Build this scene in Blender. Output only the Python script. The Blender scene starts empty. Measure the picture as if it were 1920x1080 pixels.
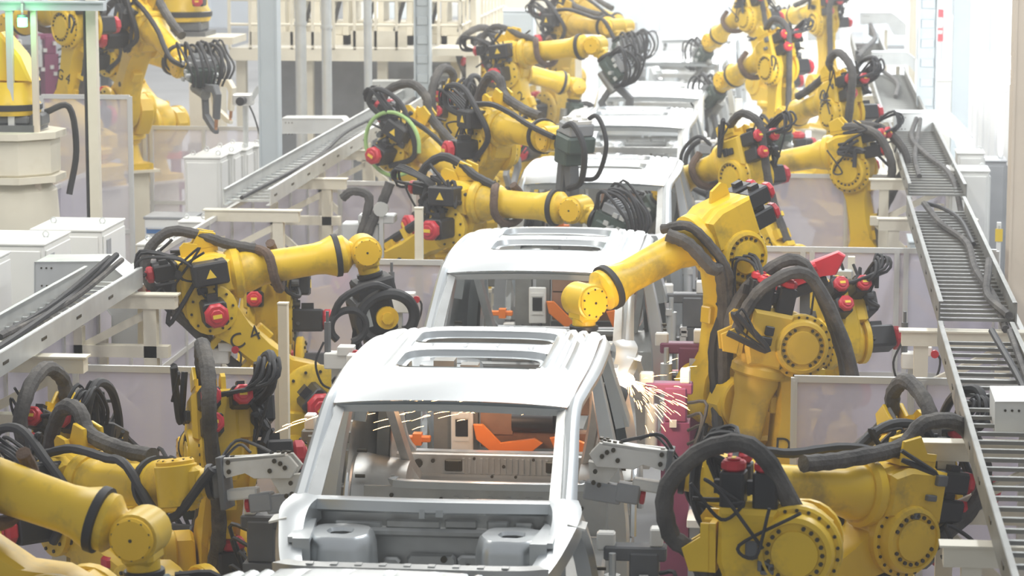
import bpy, math, random
from mathutils import Vector, Matrix
random.seed(7)
SC = bpy.context.scene
COL = SC.collection
# ------------------------------------------------------------------ camera, world, lights, exposure
F = 5170.0
cam = bpy.data.cameras.new('camera'); cam.sensor_width = 36; cam.lens = 36*F/1920
cam.clip_end = 400
cob = bpy.data.objects.new('camera', cam); COL.objects.link(cob)
PSI, TH = math.radians(6.003), math.radians(8.7095)
cob.location = (0, 0, 5.3)
cob.rotation_euler = (math.pi/2-TH, 0, PSI)
cam.dof.use_dof = True; cam.dof.focus_distance = 18.5; cam.dof.aperture_fstop = 3.6
SC.camera = cob
W = bpy.data.worlds.new('hall_light'); SC.world = W; W.use_nodes = True
W.node_tree.nodes['Background'].inputs[0].default_value = (0.93, 0.96, 1.0, 1)
W.node_tree.nodes['Background'].inputs[1].default_value = 0.42
SC.view_settings.view_transform = 'Standard'; SC.view_settings.look = 'None'
SC.view_settings.gamma = 1; SC.view_settings.use_curve_mapping = False
SC.view_settings.exposure = 0.24
SC.cycles.use_denoising = True
SC.cycles.max_bounces = 6; SC.cycles.diffuse_bounces = 3; SC.cycles.glossy_bounces = 3
SC.cycles.transparent_max_bounces = 12; SC.cycles.volume_bounces = 1; SC.cycles.transmission_bounces = 4
SC.cycles.sample_clamp_indirect = 6
def lamp(kind, name, loc, energy, size=1, size_y=None, rot=(0, 0, 0), col=(1, 1, 1)):
    l = bpy.data.lights.new(name, kind); l.energy = energy; l.color = col
    if kind == 'AREA':
        l.size = size
        if size_y: l.shape = 'RECTANGLE'; l.size_y = size_y
    else: l.shadow_soft_size = size
    o = bpy.data.objects.new(name, l); o.location = loc; o.rotation_euler = rot; COL.objects.link(o); return o
# rows of ceiling tubes over the line and over the aisles
for i in range(1, 8):
    y = 9+10*i; k = 1 if i < 3 else (1.3 if i == 3 else 1.75)
    lamp('AREA', 'ceiling_tube_light', (-2.0, y, 8.5), 270*k, 0.5, 7, col=(1, .98, .95))
    lamp('AREA', 'ceiling_tube_light', (-7.0, y, 8.5), 330*k, 0.5, 7, col=(1, .97, .9))
    lamp('AREA', 'ceiling_tube_light', (3.2, y, 8.5), 330*k, 0.5, 7, col=(.93, .97, 1))
# ------------------------------------------------------------------ materials
def nodes(name):
    m = bpy.data.materials.new(name); m.use_nodes = True
    return m, m.node_tree.nodes, m.node_tree.links, m.node_tree.nodes['Principled BSDF']
def mat(name, col, rough=.5, metal=0, var=.0, scale=6, dirt=None, dirt_amt=.35, bump=0, emit=0, spec=None, dscale=3):
    m, N, L, b = nodes(name)
    b.inputs['Roughness'].default_value = rough; b.inputs['Metallic'].default_value = metal
    b.inputs['Base Color'].default_value = (*col, 1)
    if spec is not None: b.inputs['Specular IOR Level'].default_value = spec
    if emit:
        b.inputs['Emission Color'].default_value = (*col, 1); b.inputs['Emission Strength'].default_value = emit
    if var or dirt or bump:
        tc = N.new('ShaderNodeTexCoord')
        last = None
        if var:
            n = N.new('ShaderNodeTexNoise'); n.inputs['Scale'].default_value = scale; n.inputs['Detail'].default_value = 4
            L.new(tc.outputs['Object'], n.inputs['Vector'])
            r = N.new('ShaderNodeValToRGB')
            r.color_ramp.elements[0].position = .3; r.color_ramp.elements[1].position = .7
            r.color_ramp.elements[0].color = (*[c*(1-var) for c in col], 1)
            r.color_ramp.elements[1].color = (*[min(1, c*(1+var*.5)) for c in col], 1)
            L.new(n.outputs['Fac'], r.inputs['Fac']); last = r.outputs['Color']
        if dirt:
            n = N.new('ShaderNodeTexNoise'); n.inputs['Scale'].default_value = dscale; n.inputs['Detail'].default_value = 7
            n.inputs['Roughness'].default_value = .65
            L.new(tc.outputs['Object'], n.inputs['Vector'])
            r = N.new('ShaderNodeValToRGB')
            r.color_ramp.elements[0].position = .52; r.color_ramp.elements[1].position = .72
            r.color_ramp.elements[0].color = (0, 0, 0, 1); r.color_ramp.elements[1].color = (dirt_amt,)*3+(1,)
            L.new(n.outputs['Fac'], r.inputs['Fac'])
            mx = N.new('ShaderNodeMix'); mx.data_type = 'RGBA'
            L.new(r.outputs['Color'], mx.inputs['Factor'])
            if last: L.new(last, mx.inputs['A'])
            else: mx.inputs['A'].default_value = (*col, 1)
            mx.inputs['B'].default_value = (*dirt, 1); last = mx.outputs['Result']
        if last: L.new(last, b.inputs['Base Color'])
        if bump:
            n = N.new('ShaderNodeTexNoise'); n.inputs['Scale'].default_value = scale*5
            L.new(tc.outputs['Object'], n.inputs['Vector'])
            bp = N.new('ShaderNodeBump'); bp.inputs['Strength'].default_value = bump; bp.inputs['Distance'].default_value = .02
            L.new(n.outputs['Fac'], bp.inputs['Height']); L.new(bp.outputs['Normal'], b.inputs['Normal'])
    return m
def milky(name, col, alpha, rough=.35):
    """plastic or perspex sheet: partly clear, partly diffusing"""
    m, N, L, b = nodes(name)
    tr = N.new('ShaderNodeBsdfTransparent'); tr.inputs[0].default_value = (.97, .96, .98, 1)
    b.inputs['Base Color'].default_value = (*col, 1); b.inputs['Roughness'].default_value = rough
    tl = N.new('ShaderNodeBsdfTranslucent'); tl.inputs[0].default_value = (*col, 1)
    a1 = N.new('ShaderNodeMixShader'); a1.inputs[0].default_value = .45
    L.new(b.outputs[0], a1.inputs[1]); L.new(tl.outputs[0], a1.inputs[2])
    tc = N.new('ShaderNodeTexCoord'); n = N.new('ShaderNodeTexNoise'); n.inputs['Scale'].default_value = 1.3
    L.new(tc.outputs['Object'], n.inputs['Vector'])
    mr = N.new('ShaderNodeMapRange'); mr.inputs['To Min'].default_value = alpha-.1; mr.inputs['To Max'].default_value = alpha+.1
    L.new(n.outputs['Fac'], mr.inputs['Value'])
    a2 = N.new('ShaderNodeMixShader')
    L.new(mr.outputs[0], a2.inputs[0]); L.new(tr.outputs[0], a2.inputs[1]); L.new(a1.outputs[0], a2.inputs[2])
    L.new(a2.outputs[0], N['Material Output'].inputs['Surface'])
    return m
M = dict(
 yellow=mat('robot_yellow_paint', (.80, .525, .022), .38, 0, .12, 2, (.20, .15, .05), .75, dscale=2.6),
 yellow2=mat('robot_yellow_paint_dirty', (.62, .40, .035), .5, 0, .2, 2, (.12, .10, .06), .8, dscale=2.2),
 ycap=mat('wrist_cap_yellow', (.85, .52, .02), .35, 0, .05, 4),
 black=mat('black_plastic', (.022, .022, .024), .45),
 rubber=mat('black_rubber', (.03, .03, .032), .6, 0, .3, 8),
 hose=mat('grey_fabric_sleeve', (.085, .08, .075), .8, 0, .45, 7, (.22, .2, .17), .6, bump=.4),
 hosebrown=mat('brown_leather_sleeve', (.13, .085, .06), .8, 0, .4, 8, (.3, .2, .14), .5, bump=.4),
 red=mat('red_motor_cap', (.55, .03, .045), .35, 0, .1, 8),
 redgun=mat('red_painted_steel', (.66, .03, .05), .4, 0, .12, 6),
 label=mat('yellow_label', (.85, .6, .05), .5),
 ink=mat('black_letter_paint', (.035, .03, .02), .6),
 bolt=mat('dark_bolt_steel', (.07, .06, .04), .4, .6),
 steel=mat('bare_body_steel', (.62, .65, .66), .32, .72, .06, 3),
 steelin=mat('bare_inner_steel', (.50, .51, .50), .38, .7, .18, 4, (.3, .27, .23), .4),
 zinc=mat('galvanised_steel', (.66, .68, .67), .42, .55, .12, 4),
 dullzinc=mat('dull_galvanised_steel', (.29, .29, .27), .5, .5, .2, 4, (.2, .19, .16), .4),
 cream=mat('cream_painted_steel', (.74, .69, .56), .5, 0, .07, 3, (.45, .38, .26), .35),
 grey=mat('grey_painted_column', (.50, .55, .57), .5, 0, .05, 2),
 tan=mat('tan_painted_column', (.66, .57, .46), .5, 0, .05, 2),
 white=mat('white_painted_cabinet', (.82, .82, .78), .45, 0, .04, 3),
 whiteplate=mat('white_tool_plate', (.78, .77, .72), .45, 0, .06, 5, (.4, .35, .28), .3),
 alu=mat('anodised_aluminium', (.66, .66, .64), .4, .35, .05, 3),
 darkgrey=mat('dark_grey_paint', (.13, .135, .14), .5, 0, .15, 5),
 midgrey=mat('mid_grey_paint', (.33, .34, .35), .5, 0, .12, 5),
 green=mat('dark_green_gun_paint', (.07, .10, .085), .5, 0, .25, 6),
 purple=mat('plum_painted_steel', (.22, .05, .12), .5, 0, .1, 5),
 copper=mat('copper_alloy', (.62, .33, .18), .4, .8, .15, 6),
 sparktint=mat('spark_tinted_fixture_steel', (.34, .20, .13), .5, .3, .25, 5, (.12, .08, .06), .5),  # copper brown of the spark light put into the base colour
 orange=mat('orange_clamp_paint', (.86, .22, .03), .4),
 blue=mat('blue_drawer_paint', (.06, .18, .42), .45),
 bluehose=mat('blue_hose', (.03, .05, .28), .5, 0, .2, 8),
 greenhose=mat('green_hose', (.35, .55, .2), .5),
 sheet=milky('milky_fence_sheet', (.62, .59, .66), .56),
 clearsheet=milky('clear_fence_sheet', (.72, .71, .76), .36),
 floor=mat('painted_concrete', (.46, .46, .46), .5, 0, .15, .8, (.3, .3, .3), .3),
 wall=mat('pale_cladding', (.74, .79, .84), .6, 0, .05, .5),
 grating=mat('pale_deck_plate', (.60, .58, .52), .5, .1, .1, 5),
 redsign=mat('red_sign_paint', (.8, .08, .1), .5),
 tubelight=mat('lamp_glass', (1, 1, 1), .3, emit=40),
 glowpanel=mat('added_glow_panel', (.93, .97, 1), .3, emit=2.6),  # made-up glowing surface that brightens the right background
 whitewall=mat('white_partition_paint', (.86, .88, .9), .5, 0, .03, 1),
 greenlamp=mat('green_lamp_glass', (.1, 1, .35), .3, emit=7),
 spark=mat('glowing_spark', (1, .55, .2), .5, emit=14),
 weldarc=mat('weld_arc_glow', (1, .8, .55), .5, emit=60),
)
# ------------------------------------------------------------------ mesh builder
def catmull(P, n=6):
    P = [Vector(p) for p in P]
    if len(P) < 3: return P
    Q = [P[0]*2-P[1]]+P+[P[-1]*2-P[-2]]
    out = []
    for i in range(1, len(Q)-2):
        a, b, c, d = Q[i-1:i+3]
        for k in range(n):
            t = k/n
            out.append(.5*((2*b)+(c-a)*t+(2*a-5*b+4*c-d)*t*t+(3*b-a-3*c+d)*t**3))
    out.append(P[-1]); return out
AX = {'x': Matrix(((0, 0, 1), (1, 0, 0), (0, 1, 0))), 'y': Matrix(((0, 1, 0), (0, 0, 1), (1, 0, 0))), 'z': Matrix.Identity(3)}
class MB:
    def __init__(s): s.v = []; s.f = []; s.T = None
    def add(s, vs, fs):
        o = len(s.v)
        if s.T is not None: vs = [s.T @ Vector(p) for p in vs]
        s.v += [tuple(p) for p in vs]; s.f += [tuple(i+o for i in f) for f in fs]; return s
    def box(s, c, d, R=None, bev=0):
        x, y, z = [k/2 for k in d]; C = Vector(c)
        if bev:
            b = min(bev, x*.9, y*.9, z*.9)
            vs = []
            for sx in (-1, 1):
                for sy in (-1, 1):
                    for sz in (-1, 1):
                        vs += [(sx*x, sy*(y-b), sz*(z-b)), (sx*(x-b), sy*y, sz*(z-b)), (sx*(x-b), sy*(y-b), sz*z)]
            def I(a, b_, c_, k): return ((a*2+b_)*2+c_)*3+k
            fs = []
            for a in (0, 1):
                fs.append([I(a, 0, 0, 0), I(a, 1, 0, 0), I(a, 1, 1, 0), I(a, 0, 1, 0)][::1 if a else -1])
                fs.append([I(0, a, 0, 1), I(1, a, 0, 1), I(1, a, 1, 1), I(0, a, 1, 1)][::-1 if a else 1])
                fs.append([I(0, 0, a, 2), I(1, 0, a, 2), I(1, 1, a, 2), I(0, 1, a, 2)][::1 if a else -1])
            for a in (0, 1):
                for c in (0, 1):
                    fs.append((I(a, c, 0, 0), I(a, c, 1, 0), I(a, c, 1, 1), I(a, c, 0, 1)))
                    fs.append((I(a, 0, c, 0), I(a, 1, c, 0), I(a, 1, c, 2), I(a, 0, c, 2)))
                    fs.append((I(0, a, c, 1), I(1, a, c, 1), I(1, a, c, 2), I(0, a, c, 2)))
            for a in (0, 1):
                for c in (0, 1):
                    for e in (0, 1): fs.append((I(a, c, e, 0), I(a, c, e, 1), I(a, c, e, 2)))
        else:
            vs = [(sx*x, sy*y, sz*z) for sx in (-1, 1) for sy in (-1, 1) for sz in (-1, 1)]
            fs = [(0, 1, 3, 2), (4, 6, 7, 5), (0, 4, 5, 1), (2, 3, 7, 6), (0, 2, 6, 4), (1, 5, 7, 3)]
        vs = [(R @ Vector(v) if R else Vector(v))+C for v in vs]
        return s.add(vs, fs)
    def box2(s, a, b, bev=0):
        return s.box([(a[i]+b[i])/2 for i in range(3)], [abs(b[i]-a[i]) for i in range(3)], None, bev)
    def bar(s, a, b, w, h=None, up=(0, 0, 1)):
        """rectangular bar from a to b, w across, h along up"""
        h = h or w; a = Vector(a); b = Vector(b); t = (b-a); L = t.length
        if L < 1e-6: return s
        t /= L; u = Vector(up); u = u-t*u.dot(t)
        if u.length < 1e-4: u = Vector((1, 0, 0))-t*t.x
        u.normalize(); sd = t.cross(u)
        R = Matrix((t, sd, u)).transposed()
        return s.box((a+b)/2, (L, w, h), R)
    def lathe(s, prof, axis='z', c=(0, 0, 0), n=20, cap=True):
        """prof: list of (radius, height) along the axis"""
        A = AX[axis]; C = Vector(c); vs = []; fs = []
        for r, h in prof:
            for k in range(n):
                t = 2*math.pi*k/n
                vs.append(A @ Vector((r*math.cos(t), r*math.sin(t), h))+C)
        for i in range(len(prof)-1):
            for k in range(n):
                k2 = (k+1) % n
                fs.append((i*n+k, i*n+k2, (i+1)*n+k2, (i+1)*n+k))
        if cap:
            fs.append(tuple(range(n))[::-1]); fs.append(tuple((len(prof)-1)*n+k for k in range(n)))
        return s.add(vs, fs)
    def cyl(s, r, h0, h1, axis='z', c=(0, 0, 0), n=16, bev=0):
        if bev: return s.lathe([(r-bev, h0), (r, h0+bev), (r, h1-bev), (r-bev, h1)], axis, c, n)
        return s.lathe([(r, h0), (r, h1)], axis, c, n)
    def prism(s, poly, a, b, axis='y', bev=0):
        """poly of (u,v); axis y: (x,z) extruded along y from a to b; axis x: (y,z); axis z: (x,y)"""
        def P(u, v, w): return {'y': (u, w, v), 'x': (w, u, v), 'z': (u, v, w)}[axis]
        n = len(poly)
        if bev:
            cx = sum(p[0] for p in poly)/n; cy = sum(p[1] for p in poly)/n
            def ins(p):
                d = Vector((cx-p[0], cy-p[1])); l = max(d.length, 1e-6)
                return (p[0]+d.x/l*bev, p[1]+d.y/l*bev)
            rows = [([ins(p) for p in poly], a), (poly, a+bev), (poly, b-bev), ([ins(p) for p in poly], b)]
        else: rows = [(poly, a), (poly, b)]
        vs = [P(u, v, w) for pl, w in rows for u, v in pl]; fs = []
        for i in range(len(rows)-1):
            for k in range(n):
                k2 = (k+1) % n; fs.append((i*n+k, i*n+k2, (i+1)*n+k2, (i+1)*n+k))
        fs.append(tuple(range(n))[::-1]); fs.append(tuple((len(rows)-1)*n+k for k in range(n)))
        return s.add(vs, fs)
    def tube(s, pts, r, n=8, sm=5, cap=True, rib=0):
        P = catmull(pts, sm) if sm > 1 else [Vector(p) for p in pts]
        rs = r if isinstance(r, (list, tuple)) else None
        vs = []; fs = []; u = None; m = len(P)
        for i, p in enumerate(P):
            t = (P[min(i+1, m-1)]-P[max(i-1, 0)])
            if t.length < 1e-9: t = Vector((0, 0, 1))
            t.normalize()
            if u is None:
                u = Vector((0, 0, 1)) if abs(t.z) < .9 else Vector((1, 0, 0))
            u = u-t*u.dot(t)
            if u.length < 1e-6: u = t.orthogonal()
            u.normalize(); w = t.cross(u)
            if rs:
                q = i/(m-1)*(len(rs)-1); k = min(int(q), len(rs)-2); rr = rs[k]+(rs[k+1]-rs[k])*(q-k)
            else: rr = r
            if rib and i % 2: rr *= (1-rib)
            for k in range(n):
                a = 2*math.pi*k/n
                vs.append(p+(u*math.cos(a)+w*math.sin(a))*rr)
        for i in range(m-1):
            for k in range(n):
                k2 = (k+1) % n; fs.append((i*n+k, i*n+k2, (i+1)*n+k2, (i+1)*n+k))
        if cap: fs.append(tuple(range(n))[::-1]); fs.append(tuple((m-1)*n+k for k in range(n)))
        return s.add(vs, fs)
    def sweep(s, path, out, sec, scl=None, sm=4, cap=True):
        """section points (a along outward dir, b across) carried along path; out = outward vector(s)"""
        P = catmull(path, sm); m = len(P); n = len(sec); vs = []; fs = []
        if isinstance(out[0], (list, tuple, Vector)):
            O = catmull(out, sm) if len(out) == len(path) and len(path) > 2 else [Vector(out[0])]*m
        else: O = [Vector(out)]*m
        S = None
        if scl:
            q = [(a, a, 0) if not isinstance(a, (list, tuple)) else (a[0], a[1], 0) for a in scl]
            S = catmull(q, sm)
        for i, p in enumerate(P):
            t = (P[min(i+1, m-1)]-P[max(i-1, 0)]).normalized()
            o = O[i]-t*O[i].dot(t); o.normalize(); w = t.cross(o)
            fa, fb = (S[i].x, S[i].y) if S else (1, 1)
            for a, b in sec: vs.append(p+o*a*fa+w*b*fb)
        for i in range(m-1):
            for k in range(n):
                k2 = (k+1) % n; fs.append((i*n+k, i*n+k2, (i+1)*n+k2, (i+1)*n+k))
        if cap: fs.append(tuple(range(n))[::-1]); fs.append(tuple((m-1)*n+k for k in range(n)))
        return s.add(vs, fs)
    def grid(s, fn, us, vs_, keep=None):
        """surface fn(u,v)->xyz over the value lists; keep(u_mid,v_mid) drops cells"""
        nu, nv = len(us), len(vs_)
        vs = [fn(u, v) for u in us for v in vs_]; fs = []
        for i in range(nu-1):
            for j in range(nv-1):
                if keep and not keep((us[i]+us[i+1])/2, (vs_[j]+vs_[j+1])/2): continue
                fs.append((i*nv+j, i*nv+j+1, (i+1)*nv+j+1, (i+1)*nv+j))
        return s.add(vs, fs)
    def mesh(s, name, m, ang=35):
        me = bpy.data.meshes.new(name); me.from_pydata(s.v, [], s.f); me.update()
        me.materials.append(m)
        me.shade_smooth()
        me.set_sharp_from_angle(angle=math.radians(ang))
        return me
def link(name, me, parent=None, mw=None):
    o = bpy.data.objects.new(name, me); COL.objects.link(o)
    if parent is not None: o.parent = parent
    if mw is not None: o.matrix_local = mw
    return o
def part(name, mb, m, parent=None, mw=None, label=None, kind=None):
    o = link(name, mb.mesh(name, M[m] if isinstance(m, str) else m), parent, mw)
    if label: o['label'] = label
    if kind: o['kind'] = kind
    return o
def thing(name, label, cat, loc=(0, 0, 0), rz=0, group=None):
    o = bpy.data.objects.new(name, None); COL.objects.link(o)
    o.location = loc; o.rotation_euler = (0, 0, rz); o['label'] = label; o['category'] = cat
    o.empty_display_size = .2
    if group: o['group'] = group
    return o
def tag(o, label, cat, group=None):
    o['label'] = label; o['category'] = cat
    if group: o['group'] = group
    return o
def struct(name, mb, m):
    o = part(name, mb, m); o['kind'] = 'structure'; return o
def copy_tree(o, parent=None):
    c = o.copy(); COL.objects.link(c)
    if parent is not None: c.parent = parent
    for ch in list(o.children): copy_tree(ch, c)
    return c
# turning a place in the picture plus one known world coordinate into a point of the hall
CT, ST, CP, SP = math.cos(TH), math.sin(TH), math.cos(PSI), math.sin(PSI)
FW = Vector((-SP*CT, CP*CT, -ST)); RT = Vector((CP, SP, 0)); UPV = RT.cross(FW); CAM = Vector((0, 0, 5.3))
def ray(px, py): return FW+RT*((px-960)/F)+UPV*((540-py)/F)
def aty(px, py, y): r = ray(px, py); return CAM+r*(y/r.y)
def atz(px, py, z): r = ray(px, py); return CAM+r*((z-5.3)/r.z)
def atx(px, py, x): r = ray(px, py); return CAM+r*(x/r.x)
# ------------------------------------------------------------------ the hall
b = MB(); b.box2((-26, -6, -.2), (16, 92, 0)); struct('floor', b, 'floor')
b = MB(); b.box2((-26, 90, 0), (16, 90.3, 11))
for k in range(28): b.box2((-25.6+k*1.5, 89.93, 0), (-25.5+k*1.5, 90, 11))
struct('wall_back', b, 'wall')
b = MB(); b.box2((9.0, 30, 0), (9.3, 92, 11))
for k in range(30): b.box2((8.94, 30+k*2, 0), (9.0, 30.1+k*2, 11))
struct('wall_right', b, 'wall')
# glowing panels with mullions, added to whiten the right aisle, far behind
b = MB()
for k in range(15): b.box2((5.2, 56.1+k*2, .3), (5.22, 57.9+k*2, 8.5))
struct('glow_panel_1', b, 'glowpanel')
b = MB(); b.box2((5.24, 55.9, 0), (5.4, 86.2, .3))
for k in range(16): b.box2((5.16, 55.9+k*2, 0), (5.3, 56.1+k*2, 8.6))
for z in (.25, 3, 6, 8.5): b.box2((5.18, 56, z), (5.28, 86, z+.06))
struct('trim_1', b, 'alu')
b = MB(); b.box2((2.9, 30, 0), (3.0, 58, 2.3))
for k in range(20): b.box2((2.88, 30+k*1.45, 0), (2.9, 30.06+k*1.45, 2.3))
struct('wall_aisle', b, 'whitewall')
# light haze of weld smoke that fills the hall
hm = bpy.data.materials.new('weld_smoke_haze'); hm.use_nodes = True
_n = hm.node_tree.nodes; _n.clear()
_o = _n.new('ShaderNodeOutputMaterial'); _vs = _n.new('ShaderNodeVolumeScatter')
_vs.inputs['Color'].default_value = (.985, .99, 1, 1); _vs.inputs['Density'].default_value = .0036; _vs.inputs['Anisotropy'].default_value = .1
hm.node_tree.links.new(_vs.outputs[0], _o.inputs['Volume'])
b = MB(); b.box2((-26, -2, .01), (16, 89.9, 9.5))
hz = part('weld_smoke_haze', b, hm, kind='stuff'); tag(hz, 'thin white weld smoke hanging in the air of the hall', 'haze')
# ------------------------------------------------------------------ car bodies
ZR = 2.36
def roof_w(y):
    t = (y+.78)/2.6
    return .665+.045*math.sin(max(0, min(1, t))*math.pi)**.6-.05*max(0, (y-1.35)/.45)**2
def roof_z(x, y):
    z = -.03*abs(x/.7)**2.6
    if y < -.2: z -= .05*((-.2-y)/.58)**2
    if y > 1.1: z -= .055*((y-1.1)/.7)**2
    def groove(a, c, w, d): return -d*max(0, 1-((a-c)/w)**2)
    ax = abs(x)
    if .02 < y < 1.8:
        for c in (.455, .525, .595): z += groove(ax, c, .018, .022)*min(1, (y-.02)/.15)
    if 1.4 < y < 1.78 or .635 < y < .8:
        for c in (.1, .31): z += groove(ax, c, .02, .018)
    return ZR+z
S1 = (0, .58); S2 = (.85, 1.30)
def in_hole(x, y):
    a = abs(x)
    for y0, y1 in (S1, S2):
        if y0 < y < y1:
            hw = 0.43
            d = min(y-y0, y1-y)
            if d < .07: hw -= .07*(1-d/.07)**2
            if a < hw: return True
    return False
def build_car(label):
    car = thing('car_body', label, 'car body', group='bare car bodies on the line')
    b = MB()
    xs = [i/36-1 for i in range(73)]
    ys = sorted(set([round(-.78+i*.04, 3) for i in range(65)]+[0, .02, .56, .58, .85, .87, 1.28, 1.30]))
    b.grid(lambda y, u: (u*roof_w(y), y, roof_z(u*roof_w(y), y)), ys, xs, lambda y, u: not in_hole(u*roof_w(y), y))
    # folded front lip
    b.grid(lambda u, k: (u*.655, -.78+k*.03, roof_z(u*.655, -.78)-.028*k-.004), xs[::4], [0, 1])
    part('roof_panel', b, 'steel', car)
    for y0, y1 in (S1, S2):           # downturned flange of each roof opening
        b = MB(); m_ = (y0+y1)/2; h = (y1-y0)/2
        lp = []
        for k in range(48):
            t = 2*math.pi*k/48; c, s_ = math.cos(t), math.sin(t)
            lp.append((0.43*math.copysign(abs(c)**.35, c), m_+h*math.copysign(abs(s_)**.35, s_)))
        vs = []; fs = []
        for x, y in lp: vs += [(x*1.015, y+(y-m_)*.02, roof_z(x, y)+.004), (x*.985, m_+(y-m_)*.97, roof_z(x, y)-.035), (x*.93, m_+(y-m_)*.9, roof_z(x, y)-.04)]
        for k in range(48):
            k2 = (k+1) % 48
            for j in (0, 1): fs.append((k*3+j, k2*3+j, k2*3+j+1, k*3+j+1))
        b.add(vs, fs); part('sunroof_flange', b, 'steel', car)
    b = MB()                            # roof bows under the skin
    b.sweep([(-.62, -.72, ZR-.10), (0, -.73, ZR-.085), (.62, -.72, ZR-.10)], (0, 0, 1), [(.012, -.05), (.012, .05), (-.03, .04), (-.03, -.04)])
    part('windshield_header', b, 'steel', car)
    b = MB(); b.sweep([(-.6, 1.72, ZR-.15), (0, 1.74, ZR-.12), (.6, 1.72, ZR-.15)], (0, 0, 1), [(.015, -.05), (.015, .05), (-.05, .05), (-.05, -.05)])
    part('tailgate_header', b, 'steelin', car)
    for s in (-1, 1):
        P = lambda *q: [(s*x, y, ZR+z) for x, y, z in q]
        sd = MB()
        # windscreen pillar, roof rail and rear pillar in one pressing
        sec = [(.035, -.05), (.05, -.02), (.05, .03), (.02, .06), (-.035, .05), (-.045, 0), (-.03, -.05)]
        sd.sweep(P((.73, -1.56, -.52), (.715, -1.15, -.30), (.70, -.78, -.105), (.712, -.4, -.075), (.735, .2, -.065), (.735, .9, -.07), (.715, 1.4, -.10), (.675, 1.72, -.17)),
                 [(s*.75, -.2, .6)]*2+[(s*.75, -.1, .65)]*6, sec, [.95, .8, .72, .72, .78, .8, .8, .75])
        part('roof_rail', sd, 'steel', car)
        wf = MB()
        wf.sweep(P((.665, -1.525, -.485), (.65, -1.14, -.285), (.635, -.77, -.105)), [(-s*.4, -.55, .7)]*3, [(.0, -.045), (.018, -.035), (.018, .04), (-.012, .05), (-.02, .0)], [.95, .8, .7])
        part('pillar_flange', wf, 'steelin', car)
        dd = MB()
        dd.sweep(P((.675, 1.70, -.15), (.70, 1.86, -.35), (.75, 2.0, -.62), (.78, 2.08, -.95), (.78, 2.10, -1.2)), (s, .3, 0),
                 [(.05, -.1), (.06, 0), (.05, .06), (-.03, .08), (-.05, 0), (-.04, -.1)], [.8, .95, 1, 1, 1])
        part('rear_pillar', dd, 'steel', car)
        ip = MB()                       # wide inner skin of the rear pillar
        ip.grid(lambda u, v: (s*(.64+.06*u+.03*v), 1.35+.55*v+.18*u, ZR-.18-.85*u+.02*v), [i/8 for i in range(9)], [i/5 for i in range(6)])
        part('inner_pillar_panel', ip, 'steelin', car)
        hp = MB()
        hp.sweep(P((.735, -1.52, -.50), (.80, -1.40, -.72), (.84, -1.33, -1.0), (.85, -1.30, -1.32)), (s, 0, .2),
                 [(.05, -.07), (.06, .03), (.03, .08), (-.05, .07), (-.06, -.07)])
        part('hinge_pillar', hp, 'steel', car)
        bp = MB()
        bp.sweep(P((.735, .34, -.09), (.785, .33, -.35), (.84, .30, -.65), (.875, .28, -.95), (.865, .28, -1.32)), (s, 0, .2),
                 [(.045, -.05), (.055, 0), (.045, .06), (-.03, .07), (-.045, 0), (-.03, -.06)], [.75, .95, 1.15, 1.35, 1.9])
        part('centre_pillar', bp, 'steel', car)
        cp = MB()
        cp.sweep(P((.735, 1.02, -.10), (.785, 1.12, -.30), (.84, 1.24, -.55)), (s, 0, .2), [(.04, -.06), (.05, 0), (.04, .07), (-.03, .07), (-.04, -.05)], [.85, 1, 1.25])
        part('rear_door_pillar', cp, 'steel', car)
        rk = MB()
        rk.sweep(P((.86, -1.34, -1.34), (.875, 0, -1.36), (.87, 1.25, -1.34)), (s, 0, 0), [(.05, -.06), (.06, .02), (.03, .08), (-.06, .08), (-.07, -.07)])
        part('rocker_sill', rk, 'steel', car)
        q = MB()                        # rear quarter with its wheel arch and side window cut out
        def qf(y, z): return (s*(.845+.075*math.sin(min(1, max(0, (-.45-z)/.55))*1.57)-.10*max(0, (y-1.75)/.36)**2), y, ZR+z)
        yy = [1.12+i*.045 for i in range(23)]; zz = [-.48-i*.04 for i in range(22)]
        q.grid(qf, yy, zz, lambda y, z: ((y-1.52)/.40)**2+((z+1.28)/.42)**2 > 1 and y > 1.14+max(0, (-.72-z))*.25)
        part('quarter_panel', q, 'steel', car)
        ar = MB(); ar.tube([(s*(.925), 1.52+.40*math.cos(t), ZR-1.28+.42*math.sin(t)) for t in [math.pi*k/10 for k in range(11)]], .022, 6, 2)
        part('wheel_arch_lip', ar, 'steel', car)
        wh = MB(); wh.grid(lambda t, u: (s*(.56+.34*u), 1.52+.40*math.cos(t)*(1-.12*(1-u)), ZR-1.28+.42*math.sin(t)*(1-.12*(1-u))), [math.pi*k/14 for k in range(15)], [0, .15, .5, 1])
        wh.grid(lambda t, u: (s*.56, 1.52+.35*u*math.cos(t), ZR-1.28+.37*u*math.sin(t)), [math.pi*k/14 for k in range(15)], [0.01, .6, 1])
        part('wheel_house', wh, 'steelin', car)
        sp = MB()                       # bracing inside the side frame
        sp.sweep(P((.70, 1.25, -.35), (.66, 1.45, -.62), (.60, 1.62, -.92), (.56, 1.75, -1.05)), (-s, 0, .3), [(.03, -.05), (.05, 0), (.03, .05), (-.02, .06), (-.02, -.06)])
        part('inner_brace', sp, 'steelin', car)
        up = MB()                       # upper apron rail running forward from the cowl
        up.sweep(P((.70, -1.50, -.50), (.735, -1.66, -.525), (.725, -1.84, -.58), (.67, -2.15, -.66), (.60, -2.40, -.72)), (0, 0, 1), [(.045, -.07), (.055, 0), (.045, .06), (-.05, .08), (-.06, -.07)], [1.25, 1.2, 1, .9, .8])
        part('apron_rail', up, 'steel', car)
        ap = MB()                       # apron side plate with arch edge
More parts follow.
